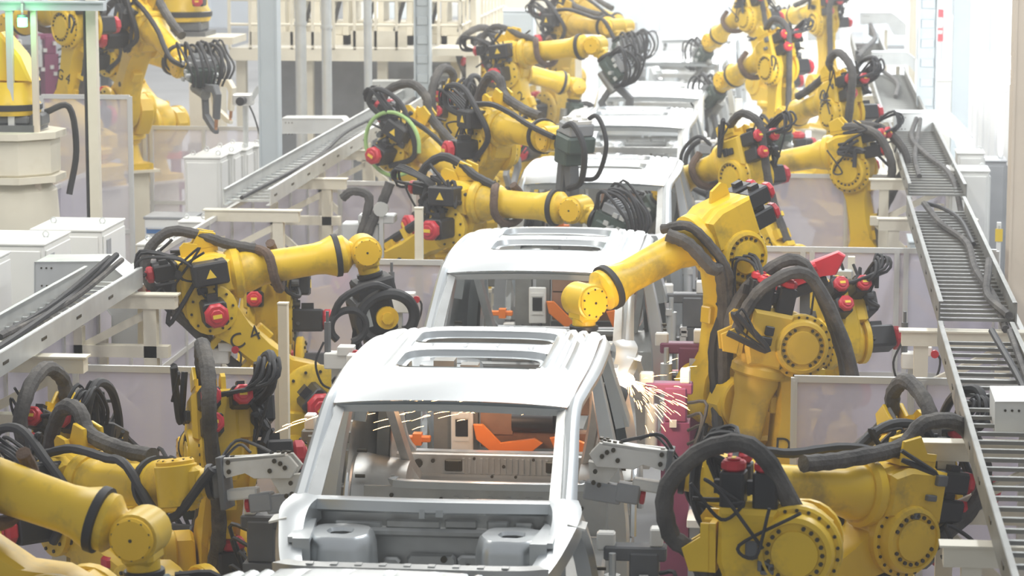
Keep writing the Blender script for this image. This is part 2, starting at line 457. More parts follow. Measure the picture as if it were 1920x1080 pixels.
        ap.grid(lambda u, v: (s*(.70-.10*v-.08*u*u), -1.5-.92*u, ZR-.57-.18*u-v*(.50-.33*math.sin(min(1, u*1.25)*math.pi)**.7)), [i/14 for i in range(15)], [0, .33, .66, 1])
        part('apron_plate', ap, 'steel', car)
        tw = MB()                       # ribbed strut tower
        cx, cy = s*.46, -1.80
        n = 28; vs = []; fs = []
        prof = [(.20, -.55), (.19, -.30), (.18, -.10), (.165, -.045), (.15, -.03), (.07, -.03), (.06, -.05)]
        for r, h in prof:
            for k in range(n):
                t = 2*math.pi*k/n; rr = r*(1+(.05 if (k//2) % 2 else 0)*(1 if -.55 < h < -.02 else 0))*(1+.10*abs(math.sin(2*t))**2)
                vs.append((cx+rr*1.0*math.cos(t), cy+rr*1.05*math.sin(t), ZR-.535+h))
        for i in range(len(prof)-1):
            for k in range(n): k2 = (k+1) % n; fs.append((i*n+k, i*n+k2, (i+1)*n+k2, (i+1)*n+k))
        tw.add(vs, fs); part('strut_tower', tw, 'steel', car)
        br = MB()
        br.prism([(s*.58, -2.05), (s*.70, -2.05), (s*.70, -1.66), (s*.62, -1.62)], ZR-.575, ZR-.545, 'z')
        br.box2((s*.58, -2.08, ZR-.76), (s*.67, -2.05, ZR-.545))
        part('tower_gusset', br, 'steel', car)
        tb = MB(); tb.box((s*.80, -1.72, ZR-.52), (.10, .16, .012), Matrix.Rotation(s*.25, 3, 'Y'))
        part('apron_tab', tb, 'whiteplate', car)
        fr = MB(); fr.sweep(P((.44, -1.35, -1.1), (.44, -1.8, -.98), (.45, -2.55, -.95)), (0, 0, 1), [(.07, -.05), (.07, .05), (-.07, .05), (-.07, -.05)])
        part('front_rail', fr, 'steelin', car)
    b = MB()                            # cowl bar below the windscreen
    b.sweep([(-.70, -1.50, ZR-.475), (-.45, -1.555, ZR-.465), (0, -1.585, ZR-.462), (.45, -1.555, ZR-.465), (.70, -1.50, ZR-.475)], (0, 0, 1),
            [(.02, -.05), (.028, 0), (.02, .045), (-.035, .05), (-.05, .03), (-.05, -.055)])
    b.box2((-.06, -1.64, ZR-.53), (-.03, -1.6, ZR-.48)); b.box2((.03, -1.64, ZR-.52), (.07, -1.6, ZR-.48))
    part('cowl_bar', b, 'steel', car)
    b = MB()
    b.grid(lambda u, v: (u*.72, -1.50+.03*u*u+(-.06*v if v < .5 else -.03-.02*math.sin(v*9)), ZR-.52-.75*v), [i/10-1 for i in range(21)], [i/10 for i in range(11)])
    part('firewall', b, 'steelin', car)
    b = MB()                            # stiffening shelf and pads stamped on the firewall
    b.box((0, -1.57, ZR-.62), (1.30, .07, .05), None, .015)
    for x, z, w, h in ((-.10, -.575, .30, .05), (.16, -.57, .18, .05), (.36, -.575, .12, .06), (-.40, -.59, .26, .05), (.50, -.585, .10, .06)):
        b.box((x, -1.575, ZR+z), (w, .025, h), None, .01)
    part('firewall_shelf', b, 'steelin', car)
    for x, z, w, h, mm in ((-.36, -.86, .11, .2, 'steelin'), (-.22, -.86, .10, .2, 'steelin'), (.0, -.85, .27, .22, 'steelin'), (.2, -.83, .12, .18, 'steelin'), (.39, -.84, .21, .22, 'zinc')):
        b = MB(); b.prism([(x-w/2, ZR+z-h/2+.03), (x-w/2+.03, ZR+z-h/2), (x+w/2-.03, ZR+z-h/2), (x+w/2, ZR+z-h/2+.03), (x+w/2, ZR+z+h/2-.02), (x+w/2-.02, ZR+z+h/2), (x-w/2+.02, ZR+z+h/2), (x-w/2, ZR+z+h/2-.02)], -1.60, -1.555, 'y', .012)
        if mm == 'zinc' or w > .25: b.box((x, -1.61, ZR+z), (w*.45, .02, h*.35), None, .008)
        part('firewall_pad', b, mm, car)
    b = MB()
    for x, z in ((-.37, -.86), (-.22, -.85), (.07, -.76), (-.11, -.92), (.16, -.84), (.2, -.8), (.24, -.87), (.19, -.9), (.55, -.62), (-.55, -.63)):
        b.cyl(.018, -.012, .012, 'y', (x, -1.605, ZR+z), 10)
    part('firewall_stud', b, 'bolt', car, kind='stuff')
    b = MB(); b.sweep([(-.68, -2.38, ZR-.62), (-.45, -2.50, ZR-.60), (.45, -2.50, ZR-.60), (.68, -2.38, ZR-.62)], (0, 0, 1), [(.03, -.05), (.03, .05), (-.045, .05), (-.045, -.05)])
    for k in range(9): b.box((-.5+k*.125, -2.5, ZR-.565), (.035, .05, .006))
    part('radiator_bar', b, 'steelin', car)
    # floor, kick-up, luggage floor, back panel
    b = MB()
    b.grid(lambda u, v: (u*.82, -1.44+2.5*v, ZR-1.28+.13*math.exp(-(u/.18)**2)), [i/12-1 for i in range(25)], [i/8 for i in range(9)])
    part('floor_pan', b, 'steelin', car)
    b = MB(); b.sweep([(-.60, 1.15, ZR-.94), (-.52, 1.12, ZR-.962), (.52, 1.12, ZR-.962), (.60, 1.15, ZR-.94)], (0, 0, 1), [(.015, -.03), (.02, 0), (.015, .03), (-.03, .03), (-.03, -.03)])
    part('rear_cross_bar', b, 'steel', car)
    b = MB(); b.box2((-.80, 1.10, ZR-1.28), (.80, 1.13, ZR-.985))
    for x in (-.22, -.15, .0, .12, .24, .32): b.box2((x, 1.085, ZR-1.14), (x+.03, 1.1, ZR-1.04))
    part('kick_up_panel', b, 'steelin', car)
    b = MB()
    b.grid(lambda u, v: (u*.78, 1.13+.95*v, ZR-1.17-.02*(1 if int((u+1)*11) % 2 else 0)), [i/44-1 for i in range(89)], [0, .3, .6, 1])
    part('luggage_floor', b, 'steelin', car)
    b = MB(); b.box2((-.74, 2.06, ZR-1.18), (.74, 2.11, ZR-.97), .01)
    b.box2((-.64, 2.05, ZR-1.13), (.64, 2.06, ZR-1.11))
    for k in range(15): b.box2((-.28+k*.04, 2.045, ZR-1.10), (-.265+k*.04, 2.06, ZR-1.0))
    part('back_panel', b, 'steelin', car)
    b = MB()
    for x, z, r in ((-.58, -1.04, .03), (.58, -1.04, .03), (-.48, -1.02, .014), (.48, -1.02, .014), (-.2, -1.0, .01), (.2, -1.0, .01), (-.08, -1.12, .01), (.08, -1.12, .01), (0, -1.05, .012)): b.cyl(r, 2.04, 2.056, 'y', (x, 0, ZR+z), 10)
    for x, z in ((-.55, -1.08), (-.42, -1.1), (-.3, -1.06), (.42, -1.1), (.5, -1.06), (.6, -1.1), (-.62, -1.04)): b.cyl(.014, 1.085, 1.096, 'y', (x, 0, ZR+z), 8)
    part('press_hole', b, 'bolt', car, kind='stuff')
    for x in (-.34, .34):
        b = MB(); b.box2((x-.06, 2.04, ZR-1.09), (x+.06, 2.06, ZR-1.01), .008); b.box2((x-.035, 2.03, ZR-1.08), (x+.035, 2.045, ZR-1.02)); part('striker_pocket', b, 'bolt', car)
    b = MB(); b.sweep([(-.66, 1.80, ZR-.22), (-.69, 1.93, ZR-.50), (-.68, 2.04, ZR-.80), (-.62, 2.09, ZR-.95), (-.5, 2.10, ZR-.975), (.5, 2.10, ZR-.975), (.62, 2.09, ZR-.95), (.68, 2.04, ZR-.80), (.69, 1.93, ZR-.50), (.66, 1.80, ZR-.22)], (0, 1, .2), [(.02, -.02), (.02, .02), (-.02, .02), (-.02, -.02)])
    part('tailgate_flange', b, 'steel', car)
    b = MB()
    for s in (-1, 1):
        for y, z in ((.3, -.62), (.3, -.66), (-1.36, -.85), (-1.35, -.95), (1.3, -.8), (1.22, -.95)): b.cyl(.012, -.004, .06, 'x', (s*.87, y, ZR+z), 8)
    part('side_hole_rim', b, 'bolt', car, kind='stuff')
    return car
CARS = [  # y, dz, dx, label
 (15.97, 0, -1.95, 'bare SUV body nearest and complete in view, sparks glowing inside its cabin'),
 (21.05, 0, -1.955, 'bare SUV body right behind the nearest, a yellow arm crossing its windscreen opening'),
 (26.9, 0, -1.96, 'third bare SUV body in the row, two guns hanging over its roof edge'),
 (32.75, 0, -2.03, 'fourth bare SUV body in the row, between the two dark cabled guns'),
 (38.3, -.12, -2.06, 'fifth bare SUV body, only its white roof showing above the next roof'),
 (46.4, -.22, -2.05, 'far bare SUV body with grey windscreen opening, sixth in the row'),
 (53.0, -.25, -2.0, 'farthest bare SUV body in the row, hazy white roof'),
 (10.45, -.215, -1.93, 'bare car body cut by the lower edge, only its rear roof corners showing'),
]
car0 = build_car(CARS[0][3])
for i, (y, dz, dx, lb) in enumerate(CARS):
    c = car0 if i == 0 else copy_tree(car0)
    c.location = (dx, y, dz); c['label'] = lb
# carriages that carry the bodies, standing on the floor
cart0 = None
for i, (y, dz, dx, lb) in enumerate(CARS[:7]):
    if cart0 is None:
        t = cart0 = thing('body_carriage', '', 'carriage', group='carriages under the bodies')
        b = MB(); b.box2((-.62, -2.2, .42), (.62, 2.2, .55), .02); b.box2((-.8, -.9, .55), (.8, -.75, .68)); b.box2((-.8, .9, .55), (.8, 1.05, .68)); part('deck', b, 'midgrey', t)
        for x in (-.55, .55):
            b = MB(); b.box2((x-.08, -2.2, 0), (x+.08, 2.2, .42)); part('skid', b, 'dullzinc', t)
        for x in (-.72, .72):
            for yy in (-1.1, 1.0):
                b = MB(); b.box2((x-.06, yy-.06, .55), (x+.06, yy+.06, .98)); b.lathe([(.05, .98), (.05, 1.02), (.02, 1.06)], 'z', (x, yy, 0), 10); part('locating_post', b, 'whiteplate', t)
    else: t = copy_tree(cart0)
    t.location = (dx, y, 0); t.scale = (1, 1, 1+dz*1.05); t['label'] = ['grey carriage below the nearest car body', 'grey carriage below the second car body', 'grey carriage below the third car body', 'grey carriage below the fourth car body', 'grey carriage below the fifth car body', 'grey carriage below the sixth car body', 'grey carriage below the farthest car body'][i]
# ------------------------------------------------------------------ welding robots
def octo(r, n=8): return [(r*math.cos(2*math.pi*(k+.5)/n), r*math.sin(2*math.pi*(k+.5)/n)) for k in range(n)]
def hull_bar(z0, r0, z1, r1, waist, n=8):
    """outline of a lower arm: two round ends joined by a waisted web, in (x,z)"""
    p = []
    for k in range(n+1):
        t = math.pi+math.pi*k/n; p.append((r0*math.cos(t), z0+r0*math.sin(t)))
    zm = (z0+z1)/2
    p += [(r0*.96, z0+.12), (waist*1.05, z0+(zm-z0)*.55), (waist, zm), (waist*.95, z1-.28)]
    for k in range(n+1):
        t = math.pi*k/n; p.append((r1*math.cos(t), z1+r1*math.sin(t)))
    p += [(-waist*.95, z1-.28), (-waist, zm), (-waist*1.05, z0+(zm-z0)*.55), (-r0*.96, z0+.12)]
    return p
RM = {}
def shared(key, fn, m):
    if key not in RM: RM[key] = fn().mesh(key, M[m])
    return RM[key]
def m_base():
    b = MB(); b.box2((-.34, -.34, -.04), (.34, .34, .03)); b.lathe([(.33, .03), (.30, .10), (.27, .24), (.30, .26), (.31, .30)], 'z', n=24)
    b.box2((-.52, -.2, .03), (-.2, .2, .22), .02); return b
def m_turret():
    b = MB(); b.lathe([(.33, .30), (.36, .32), (.36, .37), (.33, .40)], 'z', n=24)
    b.prism([(-.34, .38), (.36, .38), (.50, .55), (.53, .67), (.47, .80), (.36, .86), (.22, .82), (.10, .62), (-.20, .56), (-.34, .48)], .12, .30, 'y', .02)
    b.prism([(-.30, .38), (.34, .38), (.30, .56), (.0, .60), (-.30, .52)], -.28, .14, 'y', .02)
    b.cyl(.20, .24, .33, 'y', (.312, 0, .67), 24, .012); b.cyl(.085, .30, .35, 'y', (.312, 0, .67), 16)
    return b
def m_lower():
    b = MB(); b.prism(hull_bar(0, .235, 1.075, .185, .125), -.15, .10, 'y', .035)
    b.lathe([(.265, -.17), (.275, -.185), (.275, -.225), (.25, -.24)], 'y', n=28)
    b.lathe([(.20, -.15), (.20, -.19), (.185, -.20)], 'y', (0, 0, 1.075), 24)
    b.box2((-.20, -.1, .30), (-.10, .06, .40)); b.box2((.10, -.08, .55), (.17, .04, .68), .01)
    return b
def m_lower_bolts():
    b = MB()
    for k in range(12):
        t = 2*math.pi*k/12; b.cyl(.013, -.255, -.235, 'y', (.225*math.cos(t), 0, .225*math.sin(t)), 6)
    for k in range(10):
        t = 2*math.pi*k/10; b.cyl(.011, -.212, -.195, 'y', (.165*math.cos(t), 0, 1.075+.165*math.sin(t)), 6)
    b.cyl(.03, -.158, -.148, 'y', (.03, 0, .42), 10); b.cyl(.022, -.158, -.148, 'y', (-.02, 0, .88), 10)
    return b
def m_disc():          # big reducer cover on the elbow, +y side
    b = MB(); b.lathe([(.185, .09), (.235, .10), (.238, .15), (.225, .165), (.205, .165), (.20, .20), (.19, .225), (.165, .235), (.16, .222), (.125, .222), (.12, .235), (.06, .238)], 'y', n=32); return b
def m_disc_bolts():
    b = MB()
    for k in range(22):
        t = 2*math.pi*k/22; b.cyl(.010, .16, .172, 'y', (.216*math.cos(t), 0, .216*math.sin(t)), 6)
    for k in range(20):
        if k % 10 in (0, 9): continue
        t = 2*math.pi*k/20; b.cyl(.012, .222, .234, 'y', (.142*math.cos(t), 0, .142*math.sin(t)), 6)
    return b
def m_elbow():
    b = MB()
    b.prism([(-.20, -.05), (-.23, .08), (-.23, .37), (-.17, .42), (.10, .42), (.24, .37), (.26, .10), (.20, -.08), (.05, -.17), (-.12, -.16)], -.10, .125, 'y', .03)
    b.prism([(-.21, .10), (-.21, .40), (.08, .41), (.20, .36), (.20, .12), (.0, .08)], -.19, .20, 'y', .03)
    b.lathe([(.175, .18), (.205, .22), (.205, .27), (.18, .29)], 'x', (0, 0, .225), 24)
    b.prism([(-.16, .42), (.02, .42), (-.02, .50), (-.12, .53), (-.16, .50)], -.03, .0, 'y'); return b
def m_bracket():
    b = MB(); b.box2((-.12, .02, .42), (.14, .16, .455)); b.prism([(-.12, .455), (.14, .455), (.14, .56), (.02, .60), (-.05, .50), (-.12, .50)], .02, .05, 'y', .006)
    b.prism([(-.12, .455), (.14, .455), (.14, .56), (.02, .60), (-.05, .50), (-.12, .50)], .14, .165, 'y', .006); return b
def m_fore():
    b = MB(); Z = (0, 0, .225)
    b.lathe([(.165, .27), (.168, .34), (.15, .40), (.135, .45), (.128, .70), (.125, .88), (.135, .95), (.158, 1.01), (.165, 1.03)], 'x', Z, 24)
    b.lathe([(.150, 1.075), (.152, 1.12), (.12, 1.15), (.095, 1.17), (.085, 1.20), (.08, 1.24)], 'x', Z, 24)
    return b
def m_band():
    b = MB(); b.lathe([(.162, 1.028), (.172, 1.035), (.172, 1.075), (.15, 1.08)], 'x', (0, 0, .225), 24); return b
def m_wrist():         # origin at the wrist pivot, x forward, axis y
    b = MB(); b.lathe([(.105, -.125), (.125, -.115), (.125, .115), (.105, .125)], 'y', n=24)
    b.box2((-.12, -.08, -.085), (0, .08, .085), .02); return b
def m_wcap():
    return MB().lathe([(.112, .118), (.112, .14), (.10, .152), (.012, .154)], 'y', n=24)
def m_wbolts():
    b = MB()
    for s in (-1, 1):
        for k in range(10):
            t = 2*math.pi*k/10; b.cyl(.008, s*.146-.006, s*.146+.008, 'y', (.098*math.cos(t), 0, .098*math.sin(t)), 5)
        b.cyl(.01, s*.15-.006, s*.15+.008, 'y', n=6)
    return b
def m_tip():
    b = MB(); b.box2((.02, -.10, -.085), (.15, .10, .085), .025); b.cyl(.085, .13, .18, 'x', n=20); return b
def m_flange():
    b = MB(); b.cyl(.105, .18, .215, 'x', n=20, bev=.005); b.cyl(.08, .215, .235, 'x', n=16); return b
def m_motor():         # axis x, back end at 0, towards -x
    b = MB(); b.prism([(-.075, -.06), (-.06, -.075), (.06, -.075), (.075, -.06), (.075, .06), (.06, .075), (-.06, .075), (-.075, .06)], -.22, 0, 'x', .008)
    b.box2((-.16, -.03, .07), (-.08, .03, .115)); return b
def m_mcap():
    b = MB(); b.prism(octo(.078), -.285, -.222, 'x', .014); b.prism(octo(.045), -.298, -.285, 'x', .006); return b
def m_mlabel(): b = MB(); b.box2((-.3015, -.028, -.012), (-.297, .028, .012)); return b
def m_box():
    b = MB(); b.box2((-.14, -.10, -.09), (.14, .10, .09), .015); b.box2((-.10, -.104, -.05), (.06, -.10, .05)); return b
def m_warn(): b = MB(); b.prism([(-.04, -.03), (.04, -.03), (0, .04)], -.108, -.104, 'y'); return b
def m_balancer():
    b = MB(); b.lathe([(.06, -.02), (.13, 0), (.15, .06), (.15, .50), (.13, .55), (.05, .57)], 'x', n=20); b.cyl(.035, .56, .80, 'x', n=10); return b

def motor(t, mw, sc=1.0, label=False):
    S = Matrix.Diagonal((sc, sc, sc, 1))
    o = link('motor', shared('motor', m_motor, 'black'), t, mw @ S)
    link('motor_cap', shared('motor_cap', m_mcap, 'red'), o)
    link('label_plate', shared('label_plate', m_mlabel, 'label'), o)
    return o
# ---- end tools, in the flange frame (x out of the flange) ------------
def tool_spotgun(t, mw, seed=0, body='green'):
    g = part('weld_gun', MB().box2((.0, -.10, -.09), (.34, .10, .12), .02).box2((.05, -.14, -.06), (.28, .14, .04), .015), body, t, mw)
    b = MB(); b.box2((.06, -.11, .12), (.30, .11, .21), .01)
    for k in range(6): b.box2((.08+k*.036, -.09, .21), (.095+k*.036, .09, .235))
    part('transformer', b, 'midgrey', g)
    b = MB(); b.prism([(.30, -.05), (.62, .02), (.72, -.06), (.72, -.34), (.67, -.34), (.66, -.12), (.60, -.06), (.30, -.14)], -.035, .035, 'y', .01)
    b.prism([(.24, -.10), (.30, -.14), (.38, -.42), (.64, -.50), (.72, -.50), (.72, -.46), (.42, -.36), (.36, -.10)], -.03, .03, 'y', .01)
    part('gun_arm', b, 'cream' if seed % 3 == 0 else ('midgrey' if seed % 2 else 'darkgrey'), g)
    b = MB(); b.cyl(.02, -.43, -.34, 'z', (.695, 0, 0), 10); b.lathe([(.02, -.47), (.02, -.45), (.008, -.43)], 'z', (.695, 0, 0), 10); part('electrode', b, 'copper', g)
    b = MB(); b.cyl(.055, .0, .30, 'x', (.1, -.02, -.15), 14); b.cyl(.06, .28, .31, 'x', (.1, -.02, -.15), 14); part('gun_cylinder', b, 'dullzinc', g)
    rnd = random.Random(seed+3)
    b = MB()
    for k in range(7):
        y = -.16+.055*k
        b.tube([(.02, y, .12), (.06+rnd.uniform(-.05, .05), y*1.4, .24+rnd.uniform(0, .14)), (.26+rnd.uniform(-.04, .06), y*1.5, .26+rnd.uniform(-.03, .08)), (.42, y*1.3, .12), (.40, y, -.06)], .014+.006*(k % 2), 6, 4)
    part('gun_cable', b, 'rubber', g)
    b = MB()
    for k in range(9):
        b.box((rnd.uniform(.04, .34), rnd.choice((-1, 1))*.15, rnd.uniform(-.08, .16)), (.05, .025, .04))
    b.cyl(.025, -.19, .19, 'y', (.22, 0, .02), 10)
    part('gun_fitting', b, 'zinc', g)
    return g
def tool_gripper(t, mw, mir=1):
    mw = mw @ Matrix.Diagonal((.82, 1, .9, 1))
    g = part('gripper', MB().box2((.0, -.10, -.10), (.06, .10, .10), .01).box2((.05, -.13, -.18), (.09, .13, .16), .005), 'darkgrey', t, mw)
    b = MB(); b.prism([(.08, .06), (.10, .15), (.56, .13), (.62, .05), (.56, -.02), (.30, .0), (.24, .04), (.10, .02)], -.09, -.05, 'y', .004)
    b.prism([(.08, .06), (.10, .15), (.56, .13), (.62, .05), (.56, -.02), (.30, .0), (.24, .04), (.10, .02)], .05, .09, 'y', .004)
    b.box2((.10, -.09, .12), (.54, .09, .14)); part('gripper_plate', b, 'whiteplate', g)
    b = MB(); b.prism([(.40, .0), (.62, .0), (.58, -.16), (.50, -.18)], -.05, .05, 'y', .004); b.box2((.08, -.06, -.13), (.30, .06, -.06), .01); part('clamp_plate', b, 'whiteplate', g)
    b = MB(); b.box2((.24, -.07, -.22), (.40, .07, -.10), .01); b.box2((.36, -.06, -.24), (.62, .06, -.12), .01); part('clamp_cylinder', b, 'midgrey', g)
    b = MB(); b.prism(octo(.05), .20, .235, 'x', .006); b.T = Matrix.Translation((0, 0, -.17)); part('clamp_cap', MB().add([(x, y, z-.17) for x, y, z in b.v], b.f), 'red', g)
    b = MB()
    for x, z in ((.13, .12), (.13, .06), (.46, .10), (.53, .05), (.5, .08), (.42, .04), (.56, -.05), (.52, -.13), (.56, -.12)):
        b.cyl(.016, -.102, -.088, 'y', (x, 0, z), 8)
        b.cyl(.016, .088, .102, 'y', (x, 0, z), 8)
        b.cyl(.014, .138, .152, 'z', (x, z*.5, 0), 8)
    part('plate_bolt', b, 'bolt', g, kind='stuff')
    b = MB(); b.tube([(.02, .0, .1), (.15, .1, .24), (.3, .08, .2), (.42, .0, .15)], .012, 6, 4); b.tube([(.02, .04, .1), (.2, -.02, .22), (.3, -.1, .17)], .01, 6, 4); part('air_hose', b, 'rubber', g)
    return g
def tool_biggun(t, mw, seed=1):
    """large frame gun: round cable drum, red servo caps and a long lower jaw"""
    g = part('weld_gun', MB().box2((0, -.15, -.16), (.16, .15, .16), .02).box2((.14, -.20, -.22), (.44, .20, .10), .03), 'rubber', t, mw)
    b = MB(); b.tube([(.30+.19*math.cos(a), -.24, .02+.22*math.sin(a)) for a in [2*math.pi*k/14 for k in range(15)]], .045, 8, 3); part('cable_loop', b, 'rubber', g)
    b = MB(); b.tube([(.28+.13*math.cos(a), -.27, -.30+.14*math.sin(a)) for a in [2*math.pi*k/14 for k in range(13)]], .03, 8, 3); b.tube([(.1, -.2, .1), (.0, -.3, -.05), (.05, -.3, -.3), (.22, -.25, -.42)], .03, 8, 4)
    part('cable_loop', b, 'rubber', g)
    b = MB(); b.box2((.40, -.18, -.16), (.62, .16, .05), .02); b.prism([(.58, .04), (.86, -.08), (.90, -.30), (.84, -.30), (.76, -.14), (.58, -.12)], -.05, .05, 'y', .01)
    b.prism([(.30, -.2), (.46, -.2), (.56, -.42), (.90, -.46), (.90, -.40), (.66, -.34), (.56, -.2)], -.05, .05, 'y', .01); part('gun_arm', b, 'darkgrey', g)
    b = MB(); b.box2((.44, -.205, -.1), (.58, -.18, .0)); b.box2((.2, -.225, -.2), (.34, -.2, -.1)); b.box2((.42, -.2, .06), (.64, .1, .09)); part('gun_fitting', b, 'zinc', g)
    b = MB(); b.cyl(.09, -.26, -.22, 'y', (.30, 0, .02), 18); b.cyl(.05, -.28, -.25, 'y', (.30, 0, .02), 8); part('drum_hub', b, 'ycap', g)
    return g
def tool_torch(t, mw, seed=0):
    """bar tool: long red sealer rail"""
    g = part('tool_rail', MB().prism([(-.50, .02), (-.46, -.05), (.30, -.05), (.42, .02), (.30, .10), (-.05, .07), (-.3, .06)], -.04, .04, 'y', .012).cyl(.035, -.48, .1, 'x', (0, .05, .05), 10).box2((-.2, -.05, .05), (-.1, .05, .12)), 'redgun', t, mw)
    part('rail_backing', MB().box2((-.45, -.03, -.10), (.25, .03, -.05)), 'black', g)
    return g
def tool_servo(t, mw, seed=0):
    """dark green servo gun with white valve heads and one wide cable loop"""
    g = part('weld_gun', MB().box2((0, -.12, -.16), (.22, .12, .16), .015).box2((.05, -.15, -.02), (.32, .15, .14), .02), 'green', t, mw)
    part('gun_head', MB().box2((.06, -.13, .14), (.30, .13, .26), .015), 'midgrey', g)
    b = MB()
    for k in range(4): b.cyl(.028, .26, .31, 'z', (.09+.06*k, -.07 if k % 2 else .06, 0), 8); b.box((.09+.06*k, .0, .275), (.035, .2, .03))
    part('valve_head', b, 'whiteplate', g, kind='stuff')
    part('cable_loop', MB().tube([(.12, -.1, .2), (.36, -.14, .28), (.56, -.12, .10), (.52, -.1, -.22), (.26, -.08, -.36)], .03, 8, 6), 'rubber', g)
    part('cable_loop', MB().tube([(.1, .1, .2), (.30, .14, .34), (.50, .15, .12), (.44, .12, -.2), (.2, .1, -.3)], .022, 8, 6), 'rubber', g)
    part('gun_arm', MB().prism([(.06, -.16), (.20, -.16), (.26, -.42), (.20, -.62), (.12, -.62), (.16, -.42)], -.05, .05, 'y', .012).box2((-.02, -.07, -.5), (.1, .07, -.16), .02), 'darkgrey', g)
    part('electrode', MB().cyl(.02, -.72, -.60, 'z', (.16, 0, 0), 10), 'copper', g)
    return g
def tangle(seed):
    rn = random.Random(seed); b = MB()
    for k in range(10):
        c = Vector((rn.uniform(-.28, .04), rn.choice((-1, -1, 1))*rn.uniform(.21, .28), rn.uniform(.05, .42)))
        q = [c+Vector((rn.uniform(-.2, .2), rn.uniform(-.05, .08), rn.uniform(-.18, .2))) for _ in range(4)]
        b.tube(q, rn.choice((.010, .013, .018, .024)), 6, 6)
    return b
def fittings(seed):
    rn = random.Random(seed+50); b = MB()
    for k in range(7): b.box((rn.uniform(-.15, .14), rn.choice((-1, 1))*.205, rn.uniform(.14, .37)), (rn.uniform(.04, .10), .05, rn.uniform(.03, .08)), None, .006)
    for k in range(4): b.cyl(.03, -.26, -.2, 'y', (rn.uniform(-.25, .15), 0, rn.uniform(.1, .4)), 10)
    return b
TOOLS = dict(servo=tool_servo, spot=tool_spotgun, grip=tool_gripper, big=tool_biggun, bar=tool_torch)

